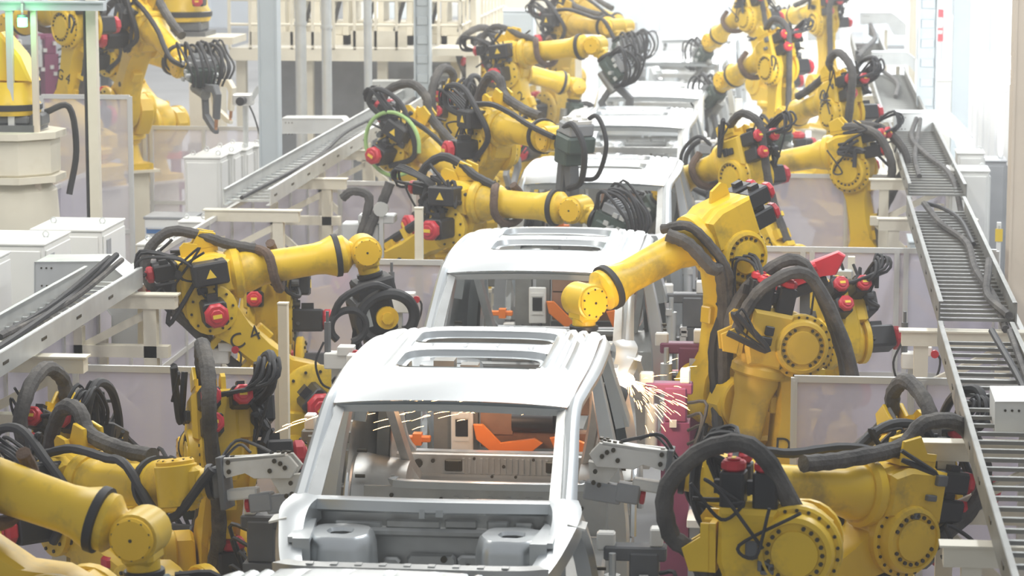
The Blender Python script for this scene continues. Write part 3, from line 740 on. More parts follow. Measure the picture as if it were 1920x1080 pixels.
def robot(label, x, y, z, h, a2, a3, j4=0, j5=0, j6=0, tool=None, text=None, tside=-1, tz=.62, dirty=False, hose='loop', base=True, sc=1.0, seed=0, extra=None, small=False, pedestal='cream', tilt=0, bal=False):
    """yellow six-axis robot. h heading, a2 lean of the lower arm, a3 rise of the forearm (degrees)"""
    t = thing('welding_robot', label, 'robot', (x, y, 0), 0, 'yellow welding robots')
    Y = 'yellow2' if dirty else 'yellow'
    K = lambda k: k+('_d' if dirty else '')
    h, a2, a3, j4, j5, j6 = [math.radians(q) for q in (h, a2, a3, j4, j5, j6)]
    T1 = Matrix.Translation((0, 0, z)) @ Matrix.Rotation(h, 4, 'Z')
    if z > .06:
        q = (z-.04)
        b = MB(); b.box2((-.40, -.40, 0), (.40, .40, .03)); b.box2((-.30, -.30, .03), (.30, .30, q-.03)); b.box2((-.40, -.40, q-.03), (.40, .40, q))
        part('riser', b, pedestal, t, Matrix.Rotation(h, 4, 'Z'))
    link('base', shared(K('base'), m_base, Y), t, T1)
    link('turret', shared(K('turret'), m_turret, Y), t, T1)
    J2 = T1 @ Matrix.Translation((.312, 0, .67)) @ Matrix.Rotation(a2, 4, 'Y')
    la = link('lower_arm', shared(K('lower_arm'), m_lower, Y), t, J2)
    o = link('arm_bolts', shared('arm_bolts', m_lower_bolts, 'bolt'), la); o['kind'] = 'stuff'
    motor(t, J2 @ Matrix.Translation((0, -.22, 0)) @ Matrix.Rotation(math.pi/2, 4, 'Z'), 1.45)
    motor(t, T1 @ Matrix.Translation((-.10, -.08, .56)) @ Matrix.Rotation(math.pi/2, 4, 'Y'), 1.2)
    J3 = J2 @ Matrix.Translation((0, 0, 1.075)) @ Matrix.Rotation(-a2-a3, 4, 'Y')
    link('elbow', shared(K('elbow'), m_elbow, Y), t, J3)
    o = link('elbow_cover', shared(K('elbow_cover'), m_disc, Y), t, J3)
    q = link('cover_bolts', shared('cover_bolts', m_disc_bolts, 'bolt'), o); q['kind'] = 'stuff'
    motor(t, J3 @ Matrix.Translation((0, -.17, 0)) @ Matrix.Rotation(math.pi/2, 4, 'Z'), 1.25)
    for yy, zz in ((-.10, .34), (.10, .34), (.09, .17)):
        motor(t, J3 @ Matrix.Translation((-.205, yy, zz)), .86)
    if not small:
        link('hose_bracket', shared(K('hose_bracket'), m_bracket, Y), t, J3)
        bx = link('junction_box', shared('junction_box', m_box, 'black'), t, J3 @ Matrix.Translation((.02, -.24, .30)))
        link('warning_plate', shared('warning_plate', m_warn, 'label'), bx)
    fa = link('forearm', shared(K('forearm'), m_fore, Y), t, J3)
    link('seal_ring', shared('seal_ring', m_band, 'rubber'), fa)
    J5 = J3 @ Matrix.Translation((1.28, 0, .225)) @ Matrix.Rotation(j4, 4, 'X')
    wr = link('wrist', shared(K('wrist'), m_wrist, Y), t, J5)
    link('wrist_cap', shared('wrist_cap', m_wcap, 'ycap'), wr); link('wrist_cap', shared('wrist_cap', m_wcap, 'ycap'), wr, Matrix.Rotation(math.pi, 4, 'Z'))
    o = link('cap_bolts', shared('cap_bolts', m_wbolts, 'bolt'), wr); o['kind'] = 'stuff'
    J6 = J5 @ Matrix.Rotation(-j5, 4, 'Y')
    link('wrist_tip', shared(K('wrist_tip'), m_tip, Y), t, J6)
    link('flange', shared('flange', m_flange, 'black'), t, J6)
    TF = J6 @ Matrix.Translation((.225, 0, 0)) @ Matrix.Rotation(j6, 4, 'X')
    if tool: TOOLS[tool](t, TF, seed) if tool != 'grip' else tool_gripper(t, TF)
    if bal:
        link('balancer', shared(K('balancer'), m_balancer, Y), t, T1 @ Matrix.Translation((-.55, .22, .62)) @ Matrix.Rotation(-.35, 4, 'Y'))
    # dressing hoses follow the arm
    rn = random.Random(seed*7+1)
    A = lambda *p: tuple(J2 @ Vector(p)); E = lambda *p: tuple(J3 @ Vector(p)); W5 = lambda *p: tuple(J5 @ Vector(p))
    hm = 'hose' if seed % 3 else 'rubber'
    if hose == 'loop':
        b = MB(); b.tube([A(-.20, -.02, .25), A(-.22, -.02, .75), E(-.40, .06, .18), E(-.42, .06, .46), E(-.22, .08, .62), E(.02, .06, .56), E(.20, .0, .47), E(.42, -.02, .39)], .045, 9, 6, rib=.10)
        part('dress_hose', b, hm, t)
        b = MB(); b.tube([E(.42, 0, .39), E(.50, -.16, .35), E(.52, -.19, .16), E(.56, -.06, .05), E(.60, .12, .08), E(.60, .19, .26), E(.56, .08, .40)], .04, 8, 5, rib=.08)
        part('hose_sling', b, 'hosebrown', t)
    elif hose == 'back':
        for k in (0, 1):
            b = MB(); b.tube([E(.10, .10-.2*k, .46), E(-.12, .14-.3*k, .47), E(-.40, .16-.32*k, .34), E(-.50-.06*k, .15-.3*k, .02), A(-.42, .12-.2*k, .85), A(-.24, .05, .50), A(-.2, .02, .2)], .05, 9, 6, rib=.10)
            part('dress_hose', b, hm, t)
    elif hose == 'down':
        b = MB(); b.tube([E(.50, .08, .40), E(.42, .19, .30), E(.34, .26, .08), A(.25, .25, .98), A(.17, .21, .74), A(.12, .18, .40), A(.10, .2, .0)], .052, 9, 6, rib=.10)
        part('dress_hose', b, hm, t)
        b = MB(); b.tube([E(.46, -.04, .41), E(.34, .14, .40), E(.26, .25, .18), E(.22, .27, -.02), A(.16, .24, .86), A(.09, .18, .62), A(.05, .16, .26)], .038, 8, 6, rib=.10)
        part('dress_hose', b, 'hose', t)
    elif hose == 'arc':
        b = MB(); b.tube([A(-.20, .02, .1), A(-.22, .02, .7), E(-.44, .12, .15), E(-.52, .12, .44), E(-.30, .12, .68), E(-.04, .10, .67), E(.10, .09, .52), E(.5, .10, .42), E(.8, .12, .38)], .052, 10, 6, rib=.10)
        part('dress_hose', b, hm, t)
        b = MB(); b.tube([E(-.20, -.2, .30), E(-.44, -.28, .38), E(-.40, -.30, .58), E(-.1, -.28, .60), E(.15, -.26, .42), E(.30, -.20, .15), E(.1, -.24, -.1)], .03, 8, 5)
        part('motor_cable', b, 'rubber', t)
    if not small:
        b = MB()
        for k in range(5):
            y0 = -.16-.03*k
            b.tube([E(-.40, -.1+.05*k, .34), E(-.50-.05*rn.random(), y0, .36+.06*rn.random()), E(-.48, y0-.05, .50+.06*rn.random()), E(-.22, y0-.04, .46), E(-.10, y0, .36)], .013, 6, 4)
        part('motor_cable', b, 'rubber', t)
        v = seed % 4
        o = link('cable_tangle', shared('cable_tangle_%d' % v, lambda: tangle(v), 'rubber'), t, J3); o['kind'] = 'stuff'
        o = link('valve_fittings', shared('valve_fittings_%d' % v, lambda: fittings(v), 'black' if v % 2 else 'darkgrey'), t, J3); o['kind'] = 'stuff'
        if hose == 'arc': part('forearm_cable', MB().tube([E(-.1, -.12, .43), E(.3, -.14, .46), E(.7, -.13, .40), E(1.0, -.17, .36), W5(.0, -.19, .10), tuple(TF @ Vector((.02, -.14, .08)))], .03, 7, 5, rib=.08), 'rubber', t)
        for zz in (.22, .55, .86): link('hose_clip', shared('hose_clip', lambda: MB().box((-.17, -.03, 0), (.13, .10, .05)), 'label'), t, J2 @ Matrix.Translation((0, 0, zz)))
    if text:
        cu = bpy.data.curves.new('lettering', 'FONT'); cu.body = text; cu.size = .17; cu.extrude = .0015; cu.align_x = 'CENTER'; cu.align_y = 'CENTER'
        ob = bpy.data.objects.new('tmp', cu); me = bpy.data.meshes.new_from_object(ob); bpy.data.objects.remove(ob); me.name = 'lettering'
        me.materials.clear(); me.materials.append(M['ink'])
        # upright on the web of the arm
        if tside < 0: R = Matrix.Translation((0, -.1535, tz)) @ Matrix.Rotation(math.radians(90), 4, 'X')
        else: R = Matrix.Translation((0, .1035, tz)) @ Matrix.Rotation(math.radians(180), 4, 'Z') @ Matrix.Rotation(math.radians(90), 4, 'X')
        link('lettering', me, la, R @ Matrix.Rotation(math.radians(tilt), 4, 'Z'))
    if extra: extra(t, J2, J3, J5, TF)
    return t
def green_ring(t, J2, J3, J5, TF):
    E = lambda *p: tuple(J3 @ Vector(p))
    part('green_hose', MB().tube([E(.05+.36*math.cos(a), -.30, .16+.34*math.sin(a)) for a in [.3+.42*k for k in range(14)]], .022, 7, 3), 'greenhose', t)
def blue_sleeve(t, J2, J3, J5, TF):
    E = lambda *p: tuple(J3 @ Vector(p))
    part('blue_hose', MB().tube([E(.7, .22, .38), E(1.0, .26, .36), E(1.12, .16, .44), E(1.14, -.05, .45), E(1.10, -.22, .36), E(1.0, -.3, .2)], .035, 8, 5, rib=.1), 'bluehose', t)
    part('dress_hose', MB().tube([E(-.15, -.22, .5), E(.15, -.30, .52), E(.5, -.26, .44), E(.75, -.1, .40)], .045, 8, 5, rib=.1), 'rubber', t)
ROB = [
 # label, x,y,z,h,a2,a3, keywords
 ('yellow robot arm in the lower left corner with a bright round wrist cap', -3.94, 13.20, .89, -6, -57, -16, dict(j5=-70, hose='loop', seed=1, tool='spot')),
 ('yellow robot holding the white plate gripper on the front corner of the nearest body', -3.91, 15.72, .32, -47, -73, 10, dict(j4=90, j5=-47, j6=-90, tool='grip', hose='arc', seed=2)),
 ('yellow robot with a tall grey hose arch behind the white gripper robot', -4.66, 17.8, .05, 81, -56, -23, dict(j5=-70, hose='arc', seed=4)),
 ('yellow robot with cable wound elbow standing behind the left side low fence', -3.76, 17.29, .07, 109, -40, -20, dict(j5=-40, tool='spot', hose='arc', seed=5)),
 ('yellow robot lettered C 4 stretching its forearm over the second body', -4.15, 21.16, .48, 19, -47, 8, dict(j5=-85, tool='big', hose='loop', seed=7, text='C 4', tz=.72, tilt=-25)),
 ('yellow robot with red motor caps half hidden behind the C 4 arm', -4.44, 22.84, .33, 97, -58, -10, dict(j5=-60, tool='spot', hose='none', seed=8)),
 ('yellow robot with a big red motor cap reaching over the third windscreen opening', -4.33, 26.03, .74, -24, 59, 0, dict(j5=-20, tool='spot', hose='loop', seed=9)),
 ('yellow robot with a green hose round its elbow, forearm sloping down', -4.01, 29.52, .73, -27, -41, -29, dict(j5=-20, tool='spot', hose='arc', seed=10, extra=green_ring)),
 ('yellow robot lettered E 2 with the arched hose over its elbow', -3.62, 28.01, 1.03, -56, 40, -1, dict(j5=-8, j6=0, tool='servo', hose='arc', seed=11, text='E 2', tz=.62)),
 ('yellow robot with a loop of grey hose behind the E 2 robot', -3.97, 32.57, .66, 74, -34, -10, dict(j5=-30, tool='spot', hose='arc', seed=13)),
 ('yellow robot lettered D 2 with a pink red motor cap', -3.68, 35.96, .96, -22, -24, 8, dict(j5=-60, tool='spot', hose='loop', seed=14, text='D 2', tz=.72)),
 ('small looking yellow robot with low forearm between the D 2 and B 4 arms', -4.36, 38.34, .62, 27, -16, -15, dict(j5=-80, tool='spot', hose='arc', seed=16, small=True)),
 ('yellow robot lettered B 4 behind the D 2 forearm', -3.88, 41.61, 1.0, -50, 11, 1, dict(j5=-60, tool='spot', hose='arc', seed=17, text='B 4', tz=.6, dirty=True)),
 ('far dusty yellow robot with black hose arch near the upper edge', -4.24, 46.96, 1.05, -43, 9, -15, dict(j5=-40, tool='spot', hose='arc', seed=19, dirty=True)),
 ('large yellow robot joint in the lower right with black motor and red caps', .23, 14.0, .08, 172, -6, -90, dict(j5=-20, hose='arc', seed=20)),
 ('yellow robot with two sagging black hoses beside the cream support frame', .02, 15.48, .32, 216, -65, 10, dict(j4=90, j5=36, j6=-90, tool='grip', hose='arc', seed=22)),
 ('yellow robot with a grey hose arch below the right low fence', .54, 17.65, .11, 115, -56, -21, dict(j5=-70, hose='arc', seed=23)),
 ('yellow robot lettered D 1 with grimy forearm hanging straight down', .23, 20.08, .10, 194, -3, -78, dict(j5=-10, hose='back', seed=25, extra=blue_sleeve, text='D 1', tside=1, tz=.32, dirty=True)),
 ('yellow robot reaching its clean forearm into the second windscreen opening', -.33, 20.54, .70, 217, -4, -21, dict(j5=-68, hose='down', seed=26, small=True)),
 ('yellow robot with three red motor caps below the red rail tool', .14, 23.0, .14, 113, -54, -30, dict(j5=-30, tool='spot', hose='none', seed=28)),
 ('yellow robot lettered A 3 with forearm over the third body', .05, 27.36, .58, 132, 32, -19, dict(j5=-30, tool='spot', hose='loop', seed=29, text='A 3', tside=1, tz=.3)),
 ('yellow robot with black cabled forearm and round elbow cover beside the cable ladder', 1.03, 30.01, .28, 157, 9, -12, dict(j5=12, tool='servo', hose='back', seed=31)),
 ('yellow robot with a bright round elbow cover in front of the cream racks', .46, 33.38, .68, 120, -21, -16, dict(j5=-40, tool='spot', hose='arc', seed=32)),
 ('upright yellow robot with grey sleeve over its elbow beside the fifth body', -.16, 36.89, .88, 125, -3, -21, dict(j5=-20, tool='spot', hose='loop', seed=34)),
 ('far yellow robot bending like an arch over the sixth body', -.35, 43.94, 1.22, 125, 23, -29, dict(j5=-20, tool='spot', hose='loop', seed=35, bal=True)),
 ('farthest yellow robot on the right with black hose arcs', .58, 47.69, .88, 118, 8, -8, dict(j5=-20, tool='spot', hose='arc', seed=37)),
 ('yellow robot lettered G 4 far left behind the high clear fence', -7.91, 29.75, 1.84, 139, -15, -11, dict(j5=-20, hose='loop', seed=38, text='G 4', tside=1, tz=.5, bal=True)),
 ('folded yellow robot far left, its forearm pointing right below the bent one', -8.07, 33.27, 1.51, -38, -47, -10, dict(j5=0, tool='spot', hose='arc', seed=42, bal=True)),
 ('yellow robot bent over with a grey gun far left beside the cream pedestal', -8.02, 31.65, 1.82, -55, 36, -21, dict(j5=10, tool='spot', hose='arc', seed=40, bal=True)),
]
for r in ROB: robot(*r[:7], **r[7])
# ------------------------------------------------------------------ columns, trays, ducts, fences
def poly_px(pts, y): return [(aty(px, py, y).x, aty(px, py, y).z) for px, py in pts]
def column(label, px0, px1, y, m, top=8.6, holes=False, depth=.22):
    x0, x1 = aty(px0, 300, y).x, aty(px1, 300, y).x
    t = thing('steel_column', label, 'column', ((x0+x1)/2, y, 0), 0, 'steel columns')
    w = (x1-x0)/2
    b = MB(); b.box2((-w, -depth/2, 0), (-w+.02, depth/2, top)); b.box2((w-.02, -depth/2, 0), (w, depth/2, top)); b.box2((-w+.02, -.03, 0), (w-.02, .03, top))
    b.box2((-w+.02, -depth/2+.01, 0), (w-.02, -depth/2+.03, top)) if not holes else None
    part('shaft', b, m, t)
    b = MB(); b.box2((-w-.1, -depth/2-.1, 0), (w+.1, depth/2+.1, .025)); part('foot_plate', b, m, t)
    if holes:
        b = MB()
        k = 0.3
        while k < top-.3: b.box2((-w*.72, -.05, k), (w*.72, -.03, k+.12), .01); k += .26
        part('slotted_strip', b, m, t)
    b = MB()
    for k in range(4): b.cyl(.015, .025, .05, 'z', ((w+.05)*(1 if k % 2 else -1), (depth/2+.05)*(1 if k//2 else -1), 0), 6)
    part('anchor_bolt', b, 'bolt', t, kind='stuff')
    return t
column('broad grey column beside the left cable ladder, below the mezzanine', 490, 526, 29.3, 'grey')
column('grey slotted column in front of the mezzanine right half', 779, 809, 37.2, 'grey', holes=True)
column('slim grey column behind the slotted one, near grey boxes', 882, 904, 47, 'grey')
column('pale slotted column on the right of the far cable ladder', 1716, 1752, 37.2, 'grey', holes=True)
column('wide pale grey column next to the bright floodlight', 1781, 1813, 37.8, 'grey')
column('tan column at the right margin', 1893, 1935, 23.5, 'tan', depth=.4)
column('slim cream column behind the far duct, right of the robots', 1700, 1712, 44, 'cream')
def pipe(label, px0, px1, y, z0, z1, m='zinc', cl=True):
    c = aty((px0+px1)/2, 300, y).x; r = (aty(px1, 300, y).x-aty(px0, 300, y).x)/2
    t = thing('vertical_pipe', label, 'pipe', (c, y, 0), 0, 'vertical pipes')
    b = MB(); b.cyl(r, z0, z1, 'z', n=14); part('tube', b, m, t)
    b = MB()
    for k in range(int((z1-z0)/1.3)): b.cyl(r*1.15, z0+.6+k*1.3, z0+.64+k*1.3, 'z', n=14)
    part('pipe_collar', b, m, t, kind='stuff')
    b = MB(); b.cyl(r*1.8, 0, .03, 'z', n=14); part('pipe_foot', b, m, t)
pipe('left and palest of the three pipes before the mezzanine', 556, 577, 36.4, 0, 8.6)
pipe('middle grey pipe before the mezzanine', 605, 624, 35.6, 0, 8.6)
pipe('right grey pipe before the mezzanine', 684, 699, 36.6, 0, 8.6)
pipe('thin pale pipe in front of the grey boxes', 1005, 1014, 46, 0, 8.6, 'cream')
def post(label, px0, px1, ptop, y, m='cream', z1=None):
    a, c = aty(px0, ptop, y), aty(px1, ptop, y)
    t = thing('square_post', label, 'post', ((a.x+c.x)/2, y, 0), 0, 'square posts')
    w = (c.x-a.x)/2; z1 = z1 or a.z
    part('shaft', MB().box2((-w, -w, .015), (w, w, z1), .004), m, t)
    part('foot_plate', MB().box2((-w-.06, -w-.06, 0), (w+.06, w+.06, .015)), m, t)
    part('end_cap', MB().box2((-w-.003, -w-.003, z1), (w+.003, w+.003, z1+.012)), m, t)
    return t
p = post('tall cream post with a black cable down its side, left of the clear fence', 162, 181, 0, 24.6, z1=7)
part('cable', MB().tube([(-.06, -.02, 0), (-.065, -.03, 2.2), (-.06, -.02, 4.4), (-.06, 0, 7)], .016, 6, 4), 'rubber', p)
post('cream post standing at the end of the low fence beside the nearest body', 522, 540, 570, 18.75)
post('cream post in front of the robot with the big red cap', 778, 793, 391, 23.75)
post('slim grey brown post under the lamp beam at far left', 57, 68, 0, 24.4, 'tan', 4.0)
post('slim grey post left of the green lamp', 10, 22, 0, 24.4, 'alu', 4.0)
post('short cream post rising between the fifth body and the right robots', 1379, 1391, 187, 35.5)
post('pale cream post behind the B 4 robot wrist', 1079, 1091, 60, 43.5)
# beam with lamps above the far-left cell
t = thing('lamp_beam', 'grey horizontal beam crossing the top left corner', 'beam', aty(95, 12, 24.4), 0)
part('beam', MB().box2((-.55, -.06, -.035), (.5, .06, .035)), 'grey', t)
part('beam_flange', MB().box2((-.55, -.09, .035), (.5, .09, .05)), 'grey', t)
c = aty(42, 40, 24.3)
t = thing('signal_lamp', 'glowing green signal lamp hanging at the top left', 'lamp', c)
part('lamp_lens', MB().lathe([(.03, -.05), (.045, -.045), (.045, .03), (.035, .035)], 'z', n=14), 'greenlamp', t)
part('lamp_cap', MB().cyl(.048, .035, .06, 'z', n=14), 'darkgrey', t)
part('lamp_stem', MB().cyl(.012, .06, .16, 'z', n=8), 'alu', t)
lamp('POINT', 'green_lamp_light', tuple(c+Vector((0, -.1, 0))), 3, .04, col=(.2, 1, .4))

def tray(label, x0, x1, y0, y1, z, pitch, m='dullzinc', rh=.15, cables=(), drop=0, deck=False):
    t = thing('cable_ladder', label, 'cable tray', ((x0+x1)/2, y0, z), 0, 'cable ladders')
    w = (x1-x0)/2; L = y1-y0
    sl = -drop/L
    for s in (-1, 1):
        b = MB(); b.bar((s*w, 0, rh/2), (s*w, L, rh/2+drop), .012, rh); b.bar((s*(w-.02), 0, 0), (s*(w-.02), L, drop), .04, .008); b.bar((s*(w-.012), 0, rh), (s*(w-.012), L, rh+drop), .03, .008)
        part('side_rail', b, m, t)
        b = MB()
        for k in range(int(L/.9)):
            yy = .25+k*.9; b.box((s*(w+.008), yy, rh*.5-sl*yy), (.006, .12, .02))
        part('slot_strip', b, 'bolt', t, kind='stuff')
    me = MB().box((0, 0, 0), (2*w-.02, .035, .022)).mesh('rung', M[m])
    k = 0; yy = pitch/2
    while yy < L:
        link('rung', me, t, Matrix.Translation((0, yy, .03-sl*yy))); yy += pitch
    if deck:
        b = MB(); b.bar((0, 0, .012), (0, L, .012+drop), 2*w-.04, .006); part('tray_bed', b, 'dullzinc', t)
    for i, c in enumerate(cables):
        b = MB(); r = c[0]
        b.tube([(u, v*L, .05+r+drop*v+h) for u, v, h in c[1]], r, 7, 6); part('cable', b, c[2], t)
    return t
XL0, XL1 = -5.47, -5.02
tray('near left cable ladder with pale rungs and black cables, ending under a grey duct', XL0, XL1, 16.6, 20.55, 2.10, .21, 'zinc',
     cables=[(.024, [(.05, .05, 0), (.0, .45, 0), (-.05, .8, .02), (.05, .98, .18)], 'rubber'), (.022, [(-.08, .3, 0), (-.02, .7, 0), (.1, .97, .15)], 'hose'), (.02, [(-.15, .1, 0), (-.1, .6, 0), (0, .97, .17)], 'rubber')])
tray('long left cable ladder running back to the mezzanine', XL0, XL1, 25.7, 40.5, 2.10, .25, 'zinc',
     cables=[(.024, [(.12, .05, 0), (.05, .3, 0), (.10, .5, 0), (.0, .8, 0), (.05, .98, 0)], 'hose'), (.02, [(-.05, .0, 0), (.02, .25, 0), (-.1, .45, .02), (0, .7, 0)], 'rubber')])
tray('far left cable ladder beyond the mezzanine stairs', XL0, XL1, 41.0, 52, 2.15, .3, 'zinc')
tray('near right cable ladder sloping past the white cover, broad dark rungs', .98, 1.50, 11.6, 19.3, 1.98, .24, 'dullzinc', .16,
     cables=[(.024, [(.16, .0, 0), (.12, .4, 0), (.18, .7, 0), (.1, .98, .05)], 'rubber'), (.024, [(.2, .1, 0), (.2, .5, 0), (.22, .97, .06)], 'hose')])
tray('middle right cable ladder with a thick sleeve lying over many thin rungs', 1.0, 1.54, 19.6, 26.0, 2.06, .20, 'dullzinc', .17,
     cables=[(.03, [(-.12, .96, .05), (-.02, .8, 0), (.14, .6, 0), (.12, .35, 0), (.17, .12, 0), (.2, .0, -.1)], 'hose'), (.03, [(.2, .3, .12), (.16, .22, .1), (.12, .12, .02), (.22, .0, 0)], 'hose'), (.02, [(-.12, .97, .06), (.05, .96, .02), (.18, .85, 0), (.2, .6, 0)], 'rubber')])
tray('right cable ladder below the grey duct, two cables snaking over its rungs', 1.06, 1.62, 27.2, 33.9, 2.06, .25, 'dullzinc', .15,
     cables=[(.03, [(.05, .98, .12), (-.05, .8, 0), (.05, .5, 0), (.2, .2, 0), (.24, -.02, -.25), (.28, -.1, -.8)], 'hose'), (.026, [(.1, .98, .12), (.0, .75, 0), (-.1, .45, 0), (-.12, .2, 0)], 'hose')])
tray('far right cable ladder with a solid grey bed between two ducts', 1.0, 1.56, 34.9, 42.6, 2.1, .3, 'dullzinc', .16, deck=True,
     cables=[(.03, [(-.2, .98, .1), (0, .9, .02), (.1, .7, 0), (.0, .4, 0)], 'hose')])
tray('farthest right cable ladder heaped with cables', .82, 1.3, 43.4, 48, 2.25, .3, 'dullzinc', .2, deck=True,
     cables=[(.04, [(-.2, .1*k, .03*k), (.0, .3, .1), (.15, .7, .12), (.1, 1, .1+.05*k)], 'hose') for k in range(4)])
def duct(label, pts, y, d, m='zinc', holes=True):
    P = poly_px(pts, y); cx = sum(p[0] for p in P)/len(P)
    t = thing('cable_duct', label, 'cable duct', (cx, y, 0), 0, 'folded sheet cable ducts')
    Q = [(x-cx, z) for x, z in P][::-1]
    part('duct_body', MB().prism(Q, 0, d, 'y'), m, t)
    b = MB(); n = len(Q)
    top = max(range(n), key=lambda k: Q[k][1])
    b.prism([(x*1.0, z) for x, z in Q], -.004, -.001, 'y') if False else None
    # lid seams: a thin proud fold at every bend of the face
    c0 = MB(); 
    for k in range(n):
        a, e = Vector((Q[k][0], -.004, Q[k][1])), Vector((Q[(k+1) % n][0], -.004, Q[(k+1) % n][1]))
        c0.bar(a, e, .006, .012, (0, 1, 0))
    part('duct_fold', c0, m, t)
    xm = sum(x for x, z in Q)/n; zl = min(z for x, z in Q)
    part('duct_post', MB().box2((xm-.03, d*.4, 0), (xm+.03, d*.4+.06, zl+.08)), 'cream' if m != 'white' else 'alu', t)
    part('post_foot', MB().box2((xm-.1, d*.4-.07, 0), (xm+.1, d*.4+.13, .02)), 'cream', t)
    if holes:
        b = MB(); x0 = Q[top][0]
        for dx in (.06, .10, .14):
            for dz in (-.06, -.2): b.cyl(.008, -.006, .0, 'y', (min(q[0] for q in Q)+dx, 0, max(q[1] for q in Q)+dz), 6)
        part('duct_bolt', b, 'bolt', t, kind='stuff')
    return t
duct('nearest grey cable duct on the left, bent down beside the white cabinets', [(65, 491), (198, 490), (258, 540), (258, 655), (210, 655), (210, 592), (184, 559), (65, 559)], 20.75, .42)
duct('left grey cable duct crossing the ladder behind the broad column', [(527, 222), (640, 222), (646, 228), (646, 262), (640, 250), (527, 250)], 33.6, .4)
duct('far left grey cable duct bent down against the slotted column', [(693, 153), (776, 153), (808, 186), (808, 250), (770, 250), (768, 205), (756, 182), (693, 182)], 37.6, .4)
duct('middle right grey cable duct bent down towards the white cabinets', [(1676, 212), (1780, 212), (1826, 258), (1826, 280), (1796, 280), (1790, 262), (1766, 246), (1676, 246)], 33.9, .42)
duct('right grey cable duct in front of the pale slotted column', [(1635, 98), (1700, 98), (1716, 110), (1716, 136), (1704, 122), (1637, 122)], 42.6, .4)
duct('far right grey cable duct with bundled black cables below', [(1613, 24), (1672, 24), (1698, 45), (1698, 66), (1676, 66), (1664, 44), (1613, 46)], 48.1, .4)
duct('white perforated cable cover at the right edge over the near ladder', [(1866, 753), (1990, 753), (1990, 818), (1866, 818)], 16.2, .5, 'white')

def frame(label, x, y, side, zt=2.02, w=.75, big=False):
    """cream bracket frame that carries the cable ladder; side = +1 points to the line"""
    t = thing('support_frame', label, 'frame', (x, y, 0), 0, 'cream ladder support frames')
    s = side
    for xx in (-.30, .28):
        part('post', MB().box2((s*xx-.05, -.05, 0), (s*xx+.05, .05, zt-.1 if xx > 0 else zt-.25)), 'cream', t)
        part('foot_plate', MB().box2((s*xx-.11, -.11, 0), (s*xx+.11, .11, .02)), 'cream', t)
    part('top_beam', MB().box2((-.42, -.06, zt-.1), (.48, .06, zt)).box2((-.44, -.07, zt), (.5, .07, zt+.012)), 'cream', t)
    part('lower_beam', MB().box2((-.42, -.05, zt-.48), (.42, .05, zt-.39)), 'cream', t)
    part('brace', MB().bar((-.38, 0, zt-.44), (.28, 0, zt-1.05), .05, .07), 'cream', t)
    part('brace', MB().bar((.30, 0, zt-.12), (-.28, 0, zt-.42), .05, .06), 'cream', t)
    return t
for y, lb in ((17.7, 'cream frame under the near left ladder, cut by the low fence'), (20.4, 'cream braced frame below the nearest grey duct'), (25.6, 'cream frame at the near end of the long left ladder'), (28.3, 'cream frame under the long left ladder, behind the E 2 robots'), (31.2, 'cream frame under the long left ladder near the broad column'), (34.6, 'cream frame under the long left ladder below its duct'), (38.4, 'cream frame under the ladder beside the slotted column')):
    frame(lb, -5.2, y, 1, 2.06)
for y, lb, zt in ((16.1, 'cream braced frame beside the lower right robots', 1.94), (13.6, 'cream frame lowest at the right edge', 1.94), (19.7, 'grey cream frame under the middle right ladder', 2.0), (25.9, 'cream frame at the far end of the middle right ladder', 2.02), (29.2, 'cream frame under the snaking cables on the right', 2.02), (36.2, 'cream rack frame left of the solid bed ladder', 2.06), (39.4, 'cream rack frame behind the round elbow cover robot', 2.06), (42.4, 'cream rack frame at the far right duct', 2.06)):
    frame(lb, 1.16, y, -1, zt)

def fence(label, p0, p1, z0, z1, n, mid=None, m='sheet', post='alu', double=(), pw=.045, group='framed sheet fences'):
    p0, p1 = Vector((*p0, 0)), Vector((*p1, 0)); d = p1-p0; L = d.length
    t = thing('panel_fence', label, 'fence', p0, math.atan2(d.y, d.x), group)
    st = L/n
    pm = MB().box2((-pw/2, -pw/2, 0), (pw/2, pw/2, z1)).box2((-.006, -pw/2-.004, .1), (.006, -pw/2, z1-.02)).mesh('post', M[post])
    for k in range(n+1):
        if k in double:
            link('post', pm, t, Matrix.Translation((k*st-.04, 0, 0))); link('post', pm, t, Matrix.Translation((k*st+.04, 0, 0)))
        else: link('post', pm, t, Matrix.Translation((k*st, 0, 0)))
    for z in [z0, z1-.03]+([mid] if mid else []):
        part('rail', MB().box2((0, -pw*.42, z), (L, pw*.42, z+.045)), post, t)
    rows = [(z0+.045, (mid or z1-.03))]+([(mid+.045, z1-.03)] if mid else [])
    for a, e in rows:
        sm = MB().box2((.0, -.004, a), (st, .004, e)).mesh('sheet', M[m])
        for k in range(n): link('sheet', sm, t, Matrix.Translation((k*st, 0, 0)))
    return t
fence('low milky fence left of the nearest body, crossing the lower left robots', (-6.6, 18.75), (-3.62, 18.75), .15, 1.80, 2, None, double=(1,))
fence('small milky fence panel behind the nearest body on the left', (-4.7, 23.7), (-3.10, 23.72), .15, 1.87, 1, None)
fence('long milky side fence under the left cable ladder', (-5.52, 19.0), (-5.52, 33.5), .15, 2.0, 14, .95)
fence('near milky side fence behind the lower left robots', (-5.55, 13.4), (-5.55, 18.6), .15, 2.0, 5, .95)
fence('milky fence on the right behind the D 1 robot with double posts', (-.75, 24.25), (1.72, 24.25), .12, 1.96, 3, .82, double=(1, 2))
fence('low milky fence on the right above the hose arch robot', (-.02, 18.7), (1.65, 18.7), .12, 1.83, 2, None, double=(1,))
fence('side fence with a warning notice far left behind the white cabinets', (-7.7, 24.4), (-7.7, 30.5), .15, 2.0, 6, 1.0)
